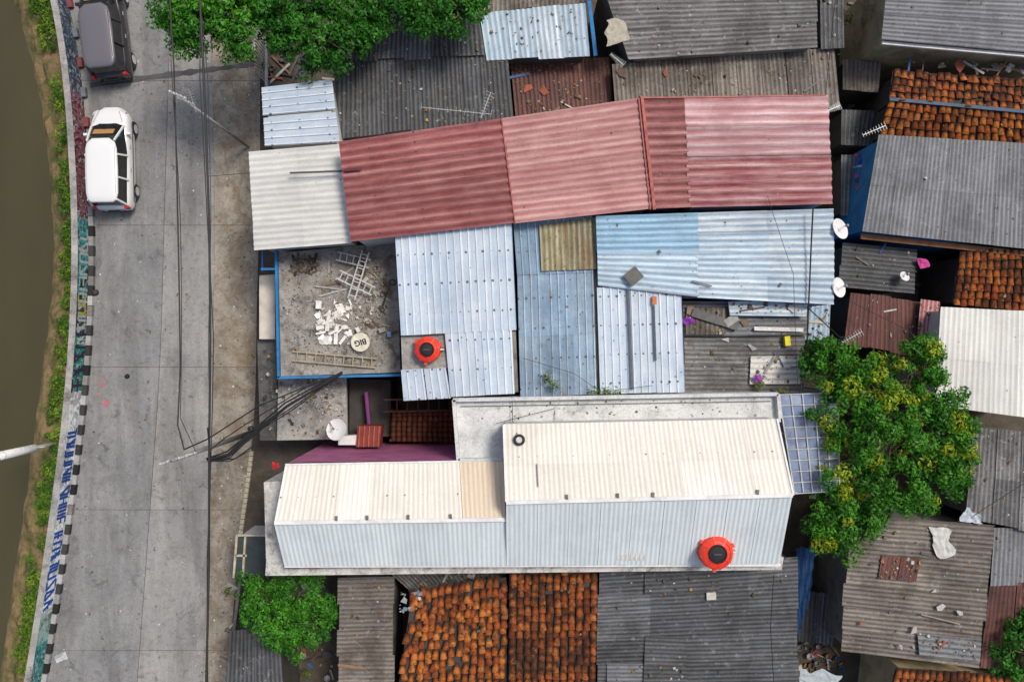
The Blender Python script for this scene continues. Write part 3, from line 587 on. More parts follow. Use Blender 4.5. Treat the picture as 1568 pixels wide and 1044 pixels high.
e4=house('zinc_roof_house',[([(913,331),(1068,326),(1070,388),(915,389)],[5.9,5.9,5.7,5.7],'h',BLUEH,ZR),([(1066,326),(1275,320),(1276,386),(1068,388)],[5.9,5.9,5.7,5.7],'h',ZINCH,ZR),
 ([(915,387),(1068,386),(1070,456),(916,438)],[5.72,5.72,5.5,5.5],'h',ZINCH,ZR),([(1066,386),(1276,384),(1276,467),(1068,456)],[5.74,5.74,5.5,5.5],'h',ZINCH,ZR)],BLUEW,8,.05,clean=True)
e5=house('patchwork_roof_house',[([(1046,462),(1236,460),(1232,514),(1048,516)],4.7,'h',GREYC,OLD),([(1048,512),(1228,514),(1226,604),(1050,604)],4.5,'h',GREY,OLD),
  ([(1050,470),(1115,472),(1112,512),(1050,512)],4.76,'v',GREYBR,dict(pitch=.2,amp=.03,nowall=True)),([(1115,462),(1236,458),(1234,486),(1118,484)],5.0,'h',ZINCH,dict(pitch=.2,amp=.03,nowall=True)),([(1150,545),(1225,545),(1225,588),(1148,588)],4.62,'h',WHITER,dict(pitch=.2,amp=.04,nowall=True)),
  ([(1236,466),(1272,466),(1270,520),(1230,520)],3.6,'v',BLUEM,dict(pitch=.2,amp=.03))],DKW,40,.05,junk=5)
mb=MB()
mb.box(P(970,423,5.78),(.55,.5,.05),.7,0,(.12,.12,.11)); mb.box(P(1002,460,5.5),(.16,.3,.05),0,0,(.5,.17,.07))
mb.beam(P(962,440,5.5),P(968,596,5.25),.09,.03,0,(.10,.12,.15)); mb.beam(P(1001,468,5.46),P(1004,552,5.32),.07,.03,0,(.08,.1,.12))
mb.beam(P(822,710,7.85),P(824,745,8.02),.03,.03,0,(.2,.2,.2))
mb.beam(P(444,265,5.75),P(528,262,5.95),.06,.05,0,(.08,.08,.09)); mb.beam(P(528,261,6.5),P(553,259,6.55),.08,.05,0,(.12,.03,.04))
mb.beam(P(1060,430,5.7),P(1090,438,5.7),.05,.03,0,(.2,.2,.2)); mb.beam(P(1155,503,4.85),P(1230,505,4.85),.14,.03,0,(.6,.6,.58)); mb.beam(P(1060,478,4.9),P(1130,500,4.9),.3,.03,0,(.12,.12,.12)); mb.box(P(1205,522,4.7),(.2,.35,.2),.1,0,(.7,.6,.03))
mb.box(P(1120,490,4.9),(.5,.3,.05),.6,0,(.3,.3,.28)); mb.beam(P(1046,455,5.05),P(1200,452,5.05),.1,.04,0,(.3,.17,.1))
for px,py in [(945,345),(1010,385),(1110,342),(1195,436),(1130,405),(868,470),(840,520)]: mb.box(P(px,py,5.85 if py<400 else 5.65),(.12,.07,.06),R.uniform(0,3),0,(.15,.13,.12))
mb.obj('loose_boards',JUNK)
# ---------------------------------------------------------------- terrace
def slab(mb,q,z,t=.25,mi=0,tn=.5):
    Q=quad3(q,z); mb.add(Q+[p-Vector((0,0,t)) for p in Q],[(3,2,1,0),(0,1,5,4),(1,2,6,5),(2,3,7,6),(3,0,4,7)],mi,None,(tn,.5,1)); return Q
e=empty('flat_roof_terrace',P(515,475,0))
mb=MB(); TQ=[(424,388),(608,370),(613,570),(428,576)]; Q=slab(mb,TQ,3.9); mb.obj('deck',concrete('terrace_concrete',(.24,.23,.215),(.44,.42,.38),(.07,.06,.052),.95,.3,1.1,.4,brown=.4),e); walls('walls',Q,BLUEW,e,.05,drop=.2,win=False)
mb=MB()
for a,b in [((424,384),(428,578)),((426,578),(614,574))]: mb.beam(P(*a,3.95),P(*b,3.95),.09,.3)
mb.obj('blue_parapet',BLUEW,e)
mb=MB(); z=3.95
def deb(px,py,rx,ry,n_,kinds,pal,size):
    Q=quad3([(px-rx,py-ry),(px+rx,py-ry),(px+rx,py+ry),(px-rx,py+ry)],3.92); scatter(mb,Q,n_,kinds,pal,size=size,amp=.0)
deb(512,492,28,34,38,['sheet'],[(.76,.75,.72),(.6,.58,.52),(.68,.66,.6)],.5)
deb(530,500,44,34,110,['sheet','chunk'],[(.65,.63,.58),(.4,.38,.34),(.25,.23,.2),(.5,.48,.42)],.26)
deb(515,500,80,60,320,['chunk','leaf'],[(.4,.39,.36),(.2,.19,.17),(.55,.53,.5),(.12,.11,.1)],.42)
deb(467,405,18,12,190,['chunk','plank','leaf'],[(.03,.025,.02),(.07,.05,.035),(.12,.1,.08)],.28)
deb(575,470,30,75,80,['chunk','ring','plank','leaf','chunk'],[(.05,.05,.05),(.2,.16,.12),(.3,.28,.26),(.12,.08,.05),(.4,.38,.34)],.42)
deb(540,420,60,30,16,['plank'],[(.3,.28,.25),(.18,.14,.1),(.4,.4,.38)],.7)
deb(515,475,88,92,520,['leaf','chunk'],LF+GR,.34)
for px,py,c_,s in [(488,467,(.7,.7,.69),.3),(560,428,(.4,.4,.38),.2),(548,505,(.6,.6,.55),.2),(596,512,(.15,.25,.42),.2),(585,505,(.3,.28,.25),.25)]:
    mb.box(P(px,py,z+.12),(s,s*.7,.12),R.uniform(0,3),0,c_,(.15,.1))
for i in range(10): mb.box(P(503+R.gauss(0,14),498+R.gauss(0,14),z+.1),(R.uniform(.25,.42),R.uniform(.06,.16),.02),R.uniform(0,3),0,(.72,.71,.68),(R.uniform(-.3,.3),R.uniform(-.3,.3)))
mb.obj('rubble',JUNK,e)
def ladder(name,a,b,w,z,n_,col,par=None,tilt=0):
    mb=MB(); A=P(*a,z);B=P(*b,z+tilt); d=(B-A).normalized(); s=Vector((-d.y,d.x,0))*w/2
    mb.beam(A-s,B-s,.05,.05,0,col); mb.beam(A+s,B+s,.05,.05,0,col)
    for i in range(n_):
        p=A.lerp(B,(i+.5)/n_); mb.beam(p-s,p+s,.035,.03,0,col)
    return mb.obj(name,JUNK,par)
ladder('wooden_ladder',(448,545),(576,556),.34,4.05,9,(.38,.32,.22))
ladder('steel_ladder',(516,392),(566,404),.30,4.15,5,(.5,.5,.49)); ladder('steel_ladder',(518,420),(572,446),.32,4.25,6,(.52,.52,.5)); ladder('steel_ladder',(560,385),(538,458),.26,4.32,7,(.5,.5,.48))
e6=empty('round_sign',P(552,524,4.1)); mb=MB(); mb.lathe(P(552,524,4.06),[(.001,0),(.34,0),(.36,.02),(.36,.05),(.34,.07),(.001,.07)],28,0,(.66,.63,.52)); mb.obj('sign_disc',JUNK,e6)
tx=bpy.data.curves.new('sign_lettering','FONT'); tx.body='BIG'; tx.size=.3; tx.extrude=.004; tx.offset=.008; tx.align_x='CENTER'; tx.align_y='CENTER'
to=bpy.data.objects.new('sign_lettering',tx); sc.collection.objects.link(to); to.parent=e6; to.location=(0,0,.035); to.rotation_euler=(0,0,math.radians(195)); tx.materials.append(BLACK)
e=empty('shopfront',P(430,560,0)); mb=MB()
slab(mb,[(397,422),(421,420),(421,519),(397,519)],2.7,.15); mb.obj('awning_slab',plain('cream_slab',(.60,.55,.46),.85,0,.1,2,.2,.25),e)
mb=MB()
Q=slab(mb,[(426,582),(530,575),(532,672),(424,674)],2.63,.2,0,.5); mb.obj('flat_roof',CONC,e)
mb=MB(); slab(mb,[(394,521),(425,521),(424,674),(398,674)],2.3,.2,0,.0); mb.obj('side_roof',concrete('dark_concrete',(.12,.12,.11),(.19,.185,.175),(.05,.05,.045),.8,0,.9,.2),e)
mb=MB(); scatter(mb,quad3([(396,524),(530,575),(532,672),(396,672)],2.63),160,['leaf','chunk'],LF+GR+[(.5,.5,.48)],amp=.02,size=.8); scatter(mb,quad3([(440,580),(525,578),(528,640),(440,640)],2.63),160,['leaf','chunk'],[(.5,.49,.46),(.3,.29,.27)],amp=.02,size=.7); mb.obj('rubble',JUNK,e)
walls('walls',quad3([(398,424),(528,424),(530,670),(398,670)],2.2),WHITEW,e,.05,win=False)
mb=MB(); mb.beam(P(400,412,4.),P(424,412,4.),.08,.08); mb.beam(P(402,385,3.4),P(402,415,3.4),.06,.06); mb.obj('blue_rail',BLUEW,e)
e=empty('courtyard_canopy',P(640,640,0)); mb=MB(); tiles(mb,quad3([(600,628),(695,626),(695,676),(598,674)],[2.6,2.6,2.3,2.3]),'v',tw=.2,tl=.2,chaos=.2); mb.obj('canopy_tiles',tilemat('dark_tile',[(.12,.04,.022),(.17,.06,.03),(.22,.085,.04)],.3),e,True)
mb=MB(); mb.add([p-Vector((0,0,.06)) for p in quad3([(600,628),(695,626),(695,676),(598,674)],[2.6,2.6,2.3,2.3])],[(3,2,1,0)]); 
for i in range(7): mb.beam(P(592+i*16,612,3.4),P(592+i*16,630,3.1),.05,.05)
mb.beam(P(588,612,3.42),P(696,610,3.42),.06); mb.beam(P(588,630,3.1),P(696,628,3.1),.06)
for x,y in [(600,628),(695,626),(695,676),(598,674)]: mb.beam(P(x,y,2.4),Vector((*P(x,y,2.4)[:2],0)),.08)
mb.obj('canopy_frame',plain('dark_brown_paint',(.07,.03,.025),.7),e)
e=empty('purple_wall',P(560,630,0)); mb=MB(); slab(mb,[(535,580),(598,582),(598,668),(535,668)],2.0,2.0); mb.obj('lower_deck',DKW,e)
mb=MB(); mb.beam(P(561,600,2.3),P(566,652,2.3),.07,.55); mb.obj('wall_panel',PURP,e)
mb=MB(); mb.beam(P(561,600,2.6),P(566,652,2.6),.10,.04); mb.obj('wall_cap',PURP,e)
# ---------------------------------------------------------------- white building
e=empty('white_roof_building',P(800,740,0)); WB=e
SM=dict(pitch=.16,amp=.022,jit=.003,sl=3.2,sw=1.0,rag=.0)
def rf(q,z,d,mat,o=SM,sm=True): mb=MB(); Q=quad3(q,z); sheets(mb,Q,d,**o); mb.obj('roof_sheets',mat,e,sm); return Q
rf([(437,712),(704,707),(709,795),(420,801)],[6.6,6.6,7.4,7.4],'v',CREAM)
rf([(704,707),(771,706),(775,794),(709,795)],[6.6,6.6,7.4,7.4],'v',TANC)
rf([(771,649),(1190,641),(1214,758),(775,769)],[7.5,7.5,8.05,8.05],'v',CREAM,dict(SM,sl=1.5,sw=1.1))
rf([(420,801),(776,795),(776,866),(436,866)],[7.4,7.4,6.25,6.25],'v',PALEB)
rf([(775,769),(1214,758),(1194,862),(776,866)],[8.05,8.05,6.3,6.25],'v',PALEB)
def prism(mb,pts,zb,zt,mi=0):
    n_=len(pts); zt=zt if isinstance(zt,list) else [zt]*n_
    vs=[(p.x,p.y,z) for p,z in zip(pts,zt)]+[(p.x,p.y,zb) for p in pts]
    mb.add(vs,[tuple(range(n_))]+[(i,(i+1)%n_,n_+(i+1)%n_,n_+i) for i in range(n_)],mi,None,(.6,.5,1))
mb=MB()
def flat(px,py,z): p=P(px,py,z); return Vector((p.x,p.y,0))
A=[flat(439,713,6.6),flat(771,707,6.6),flat(775,794,7.4),flat(421,800,7.4)]; prism(mb,A,0,[6.5,6.5,7.33,7.33])
Bv=[flat(421,800,7.4),flat(776,795,7.4),flat(776,864,6.25),flat(437,864,6.25)]; prism(mb,Bv,0,[7.33,7.33,6.15,6.15])
C=[flat(773,651,7.5),flat(1188,643,7.5),flat(1212,759,8.05),flat(776,769,8.05)]; prism(mb,C,0,[7.42,7.42,7.98,7.98])
D=[flat(776,769,8.05),flat(1212,759,8.05),flat(1192,860,6.3),flat(777,864,6.25)]; prism(mb,D,0,[7.98,7.98,6.2,6.15])
mb.obj('walls',WHITEW,e)
mb=MB()
TR=[flat(694,613,6.3),flat(1190,604,6.3),flat(1196,646,6.3),flat(772,652,6.3),flat(772,706,6.3),flat(702,708,6.3)]
prism(mb,TR,0,6.3); mb.obj('terrace_slab',CONCL,e)
mb=MB()
for a,b in [((694,612),(1190,603)),((695,612),(702,704)),((1190,603),(1193,640)),((702,704),(770,703))]: mb.beam(P(*a,6.42),P(*b,6.42),.12,.28)
mb.obj('terrace_parapet',CONCL,e)
mb=MB(); scatter(mb,quad3([(700,618),(1185,608),(1185,636),(700,646)],6.3),60,['leaf'],LF+GR,size=.7,amp=.01); mb.beam(P(705,622,6.35),P(1180,614,6.35),.025,.025,0,(.15,.15,.15)); mb.beam(P(850,628,6.35),P(850,645,6.4),.02,.02,0,(.4,.4,.4)); mb.obj('terrace_litter',JUNK,e)
mb=MB()
led=[flat(404,738,5.7),flat(432,736,5.7),flat(432,880,5.7),flat(408,880,5.7)]; prism(mb,led,0,5.7)
led=[flat(408,855,5.75),flat(1200,853,5.75),flat(1197,872,5.75),flat(406,881,5.75)]; prism(mb,led,0,5.75)
mb.obj('ledge',concrete('weathered_white_concrete',(.50,.49,.46),(.64,.63,.6),(.16,.155,.14),.9,0,1.2,.1),e)
mb=MB(); mb.beam(P(436,866,6.2),P(1195,864,6.2),.1,.08); mb.beam(P(420,800,7.45),P(776,795,7.45),.13,.04); mb.beam(P(775,769,8.1),P(1214,758,8.1),.13,.04); mb.beam(P(771,650,7.55),P(775,768,8.1),.06,.04); mb.beam(P(1190,641,7.55),P(1215,758,8.1),.06,.04);mb.beam(P(437,711,6.62),P(702,706,6.62),.06,.05)
mb.obj('ridge_flashing',WHITEP,e)
mb=MB(); mb.beam(P(437,868,6.1),P(930,864,6.1),.07,.06,0,(.1,.07,.05)); 
for x in (515,562,625,690,868,946,1000,1160):
    yy=(801-(x-420)*.017) if x<770 else 769-(x-775)*.025; mb.box(P(x,yy-6,8.1 if x>770 else 7.45),(.09,.16,.04),R.uniform(-.2,.2),0,(.16,.15,.14))
mb.obj('roof_clips',JUNK,e)
mb=MB(); mb.tube([P(795,673,7.7)+Vector((math.cos(a)*.15,math.sin(a)*.15,.05)) for a in [i*math.pi/10 for i in range(21)]],.045,6,0,(.03,.03,.03),False); mb.lathe(P(795,673,7.62),[(.14,0),(.14,.12),(.001,.12)],16,0,(.6,.6,.6)); mb.obj('roof_vent',JUNK,e)
mb=MB()
a=flat(440,712,6.6)+Vector((0,.02,0)); b=flat(700,708,6.6)+Vector((0,.02,0))
mb.add([(a.x,a.y+.05,0),(b.x,b.y+.05,0),(b.x,b.y+.05,6.45),(a.x,a.y+.05,6.45)],[(0,1,2,3)]); 
a=flat(694,613,6.3); b=flat(702,704,6.3); mb.add([(a.x-.02,a.y,0),(b.x-.02,b.y,0),(b.x-.02,b.y,6.2),(a.x-.02,a.y,6.2)],[(0,1,2,3)]); mb.obj('magenta_facade',PINKW,e)
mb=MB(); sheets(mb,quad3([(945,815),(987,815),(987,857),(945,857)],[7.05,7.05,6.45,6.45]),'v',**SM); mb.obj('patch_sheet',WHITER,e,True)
# ---------------------------------------------------------------- translucent canopy
n=NT('polycarbonate'); ob=n.tc.outputs['Object']; r,_,_,_=tint(n); c=n.mix(r,(.15,.22,.38),(.34,.41,.55)); c=n.mix(n.rng(n.noise(ob,1.2,7,.7),.4,.65),c,(.13,.16,.27)); POLY=n.out(c,.25,0,.5); n.b.inputs['Alpha'].default_value=.82
e=empty('skylight_canopy',P(1238,678,0)); Q=quad3([(1192,604),(1282,601),(1285,751),(1216,755)],6.1)
mb=MB(); nx,ny=5,9
for i in range(nx):
    for j in range(ny):
        if R.random()<.04: continue
        a0,a1,b0,b1=i/nx,(i+1)/nx-.01,j/ny,(j+1)/ny-.006; t=R.uniform(-.01,.01)
        mb.add([bil(Q,x,y)+Vector((0,0,t)) for x,y in((a0,b1),(a1,b1),(a1,b0),(a0,b0))],[(0,1,2,3)],0,None,(R.random(),.5,1))
mb.obj('panels',POLY,e)
mb=MB()
for i in range(nx+1): mb.beam(bil(Q,i/nx,0)+Vector((0,0,.03)),bil(Q,i/nx,1)+Vector((0,0,.03)),.035,.05)
for j in range(ny+1): mb.beam(bil(Q,0,j/ny)+Vector((0,0,.05)),bil(Q,1,j/ny)+Vector((0,0,.05)),.03,.04)
for x,y in((1,0),(1,1),(0.05,1)): p=bil(Q,x,y); mb.beam(p,(p.x,p.y,0),.08)
mb.obj('frame',plain('pale_frame',(.42,.45,.47),.5),e)
mb=MB(); mb.add([p-Vector((0,0,1.6)) for p in Q],[(3,2,1,0)]); mb.obj('balcony_floor',GREYW,e)
mb=MB(); scatter(mb,[p-Vector((0,0,1.6)) for p in Q],25,['sheet','pot','plank'],[(.5,.5,.5),(.1,.2,.4),(.2,.1,.3),(.6,.6,.6),(.05,.05,.05)],size=.7); mb.obj('stored_items',JUNK,e)
# ---------------------------------------------------------------- water tanks
def tank(px,py,z,r,h):
    e=empty('water_tank',P(px,py,z)); c=P(px,py,z); mb=MB(); col=(.70,.05,.024)
    pr=[(.001,0),(r*.96,0),(r,.04)]
    for k in range(3):
        z0=.06+k*(h-.3)/3; pr+=[(r,z0),(r*.965,z0+.03),(r*.965,z0+.06),(r,z0+.09)]
    pr+=[(r,h-.18),(r*.95,h-.08),(r*.80,h-.02),(r*.78,h-.05),(r*.62,h),(r*.56,h+.03)]
    mb.lathe(c,pr,40,0,col)
    for k in range(8):
        a=k*math.pi/4+.2; d=Vector((math.cos(a),math.sin(a),0)); mb.beam(c+d*r*.55+Vector((0,0,h+.0)),c+d*r*.97+Vector((0,0,h-.1)),.06,.06,0,col)
    for k in range(3):
        a=k*2.1+.4; d=Vector((math.cos(a),math.sin(a),0)); mb.box(c+d*(r+.03)+Vector((0,0,h-.2)),(.1,.12,.1),a,0,col)
    mb.obj('tank_shell',GLOSSY,e,False)
    mb=MB(); mb.lathe(c,[(r*.54,h-.02),(r*.54,h+.04),(r*.5,h+.06),(r*.45,h+.03),(r*.3,h+.05),(.001,h+.06)],28,0,(.018,.018,.02)); mb.beam(c+Vector((-r*.25,0,h+.07)),c+Vector((r*.25,0,h+.07)),.04,.03,0,(.08,.08,.08)); mb.obj('lid',JUNK,e)
    mb=MB(); mb.tube([c+Vector((r*.9,.0,h-.25)),c+Vector((r*1.2,0,h-.25)),c+Vector((r*1.2,0,0))],.03,8,0,(.6,.6,.6)); mb.obj('pipe',JUNK,e)
tank(656,535,5.5,.46,.55); tank(1092,841,6.6,.58,.6)
e=empty('roof_cistern',P(565,668,3.2)); mb=MB(); slab(mb,[(548,652),(584,652),(581,684),(545,684)],3.4,.7); mb.obj('cistern_body',plain('red_brown_paint',(.2,.035,.02),.6),e)
mb=MB(); 
for i in range(5): mb.beam(P(551+i*7.5,652,3.45),P(549+i*7.5,684,3.45),.04,.04)
slab(mb,[(518,668),(546,666),(546,681),(518,681)],3.3,.4,1); mb.obj('cistern_ribs',[RCM,WHITEP],e)
def dish(px,py,z,r,az,el,col=WHITEP):
    e=empty('satellite_dish',P(px,py,z)); c=P(px,py,z)
    M=(Matrix.Rotation(az,3,'Z')@Matrix.Rotation(el,3,'Y'))
    mb=MB(); prof=[(.001,0)]+[(r*k/8,.28*r*(k/8)**2) for k in range(1,9)]+[(r*1.02,.29*r),(r*1.0,.25*r)]
    mb.lathe(c,prof,32,0,(1,1,1),M); mb.obj('reflector',col,e,True)
    mb=MB(); f=c+M@Vector((0,0,r*.9)); mb.beam(c+M@Vector((r,0,.28*r)),f,.025); mb.tube([f,f+M@Vector((0,0,.1))],.05,8); mb.beam(c,(c.x,c.y,z-.9),.06); mb.obj('feed_arm_and_mast',METAL,e)
dish(517,658,4.0,.40,2.4,.3); dish(1283,352,5.7,.38,0.5,.6); dish(1281,441,5.4,.36,.3,.6); dish(1384,424,3.4,.2,1,.5)
# ---------------------------------------------------------------- poles & wires
def wire(mb,pts,r,sag=.3,n_=14,col=(.012,.012,.014)):
    for a,b in zip(pts,pts[1:]):
        a=Vector(a);b=Vector(b); mb.tube([a.lerp(b,t)-Vector((0,0,sag*4*t*(1-t)*((b-a).length/12))) for t in [i/n_ for i in range(n_+1)]],r,5,0,col,False)
for base,hh,rot,rr,cc in [((385,662),8.2,.3,(.11,.07),(.22,.2,.2)),((381,226),7.6,-.4,(.06,.04),(.42,.41,.38))]:
    b=P(*base,0); e=empty('utility_pole',b); mb=MB(); mb.tube([b,b+Vector((0,0,hh))],[rr[0],rr[1]],12,0,cc); mb.obj('pole',JUNK,e,True)
    mb=MB()
    for z in(hh-.2,hh-.9):
        d=Vector((math.cos(rot),math.sin(rot),0)); s_=.5 if rr[0]>.1 else .3; mb.beam(b+Vector((0,0,z))-d*s_,b+Vector((0,0,z))+d*s_,.05)
        for k in(-.9*s_,-.4*s_,.4*s_,.9*s_): mb.lathe(b+Vector((0,0,z+.03))+d*k,[(.05,0),(.03,.05),(.05,.09),(.001,.13)],8)
    mb.obj('crossarms',plain('pole_steel',(.4,.4,.4),.5),e)
e=empty('overhead_wires',P(322,400,7)); mb=MB()
wire(mb,[P(250,-160,7.2),P(266,100,7.0),P(272,330,6.6),P(276,560,6.6),P(272,650,6.8),P(282,688,7.0),P(318,672,5.5),P(398,620,5.3),P(524,570,5.)],.026,.05)
wire(mb,[P(256,-160,7.2),P(262,100,7.0),P(276,330,6.6),P(278,500,6.6),P(276,640,6.8),P(300,692,6.8)],.014,.08)
wire(mb,[P(298,-160,7.2),P(312,120,6.9),P(320,330,6.6),P(322,520,6.6),P(320,700,6.6),P(320,860,6.6),P(312,1180,7.0)],.04,.03)
wire(mb,[P(306,-160,7.2),P(306,120,6.9),P(317,330,6.6),P(327,520,6.6),P(323,700,6.6),P(317,860,6.6),P(318,1180,7.0)],.018,.06)
wire(mb,[P(290,-160,7.2),P(318,120,6.9),P(323,330,6.6),P(319,520,6.6),P(321,700,6.6)],.012,.06)
for k in range(6):
    o=R.uniform(-6,6); o2=R.uniform(-5,5); wire(mb,[P(318+o*.5,704+o*.5,6.2),P(352+o2,695+o,5.5),P(388,664+o2*1.5,5.3),P(440+o,622+o*1.2,5.2),P(524,571+o2*.5,5.)],.024+.008*(k%3),.25*R.random())
wire(mb,[P(318,655,6.8),P(322,706,6.4),P(360,702,5.6),P(388,682,5.2)],.028,.1); wire(mb,[P(320,690,6.6),P(345,670,6.),P(375,650,5.5),P(470,592,5.1),P(524,570,5.)],.022,.1)
wire(mb,[P(318,706,6.6),P(352,706,6.),P(382,690,5.5)],.02,.1)
mb.lathe(P(384,656,5.4),[(.001,.1),(.1,.08),(.1,-.1),(.001,-.12)],10,0,(.02,.02,.02)); 
wire(mb,[P(1245,320,6.3),P(1240,430,5.8),P(1236,520,5.5),P(1225,602,6.2)],.028,.1); wire(mb,[P(1236,470,5.8),P(1290,520,4.5),P(1300,545,4)],.02,.1)
wire(mb,[P(320,270,6.6),P(382,265,5.5)],.01,.05,8,(.5,.5,.5)); wire(mb,[P(1185,880,5),P(1180,960,5),P(1190,1120,5)],.015,.1)
wire(mb,[P(784,606,6.5),P(785,645,6.5),P(793,668,7.9)],.012,.02,6); wire(mb,[P(850,625,6.5),P(760,648,6.5)],.01,.03)
wire(mb,[P(1285,-50,6),P(1270,90,5),P(1262,170,5.5)],.012,.2); wire(mb,[P(1175,300,6.3),P(1215,420,6),P(1222,600,6.)],.009,.1)
wire(mb,[P(800,548,5.4),P(880,572,5.4),P(920,600,5.4),P(1000,590,5.4)],.01,.1); wire(mb,[P(1300,460,4.2),P(1380,500,4.2),P(1440,540,4.2)],.014,.2); wire(mb,[P(1490,790,4.6),P(1568,740,4.6)],.014,.1)
mb.obj('cables',BLACK,e)
def antenna(px,py,z,hh,rot,L=1.6,name='tv_antenna'):
    c=P(px,py,z); mb=MB(); mb.beam(c,c+Vector((0,0,hh)),.025); t=c+Vector((0,0,hh)); d=Vector((math.cos(rot),math.sin(rot),0)); s=Vector((-d.y,d.x,0))
    mb.beam(t-d*L/2,t+d*L/2,.02)
    for k in range(9): p=t+d*L*(k/8-.5); w=.07+.01*k; mb.beam(p-s*w,p+s*w,.01)
    mb.obj(name,METAL)
antenna(700,176,6.4,.5,-.1,2.4); antenna(745,170,6.4,.7,1.2,.9); antenna(942,100,4.2,.6,-.7,.6); antenna(1288,516,4.2,1.0,.5,.8); antenna(300,158,6.8,.3,1.9,.8); antenna(1328,206,4.,.6,.4,.9); antenna(1268,172,6.,.5,.4,.5)
b=P(79,680,0); e=empty('street_lamp',b); mb=MB(); mb.tube([b-Vector((0,0,.8)),b+Vector((0,0,1.2))],[.09,.08],12,0,(.3,.3,.28)); mb.tube([b+Vector((0,0,1.2)),b+Vector((0,0,1.3)),b+Vector((0,0,3.35)),b+Vector((0,0,3.45))],[.1,.16,.17,.08],16,0,(.8,.8,.8)); mb.obj('post',JUNK,e,True)
mb=MB(); mb.lathe(b+Vector((0,0,3.4)),[(.17,0),(.17,.05),(.1,.12),(.001,.14)],16,0,(.7,.7,.7)); mb.beam(b+Vector((0,0,1.15)),b+Vector((.35,.05,1.15)),.05,.05,0,(.4,.4,.4)); mb.obj('lamp_cap',JUNK,e)
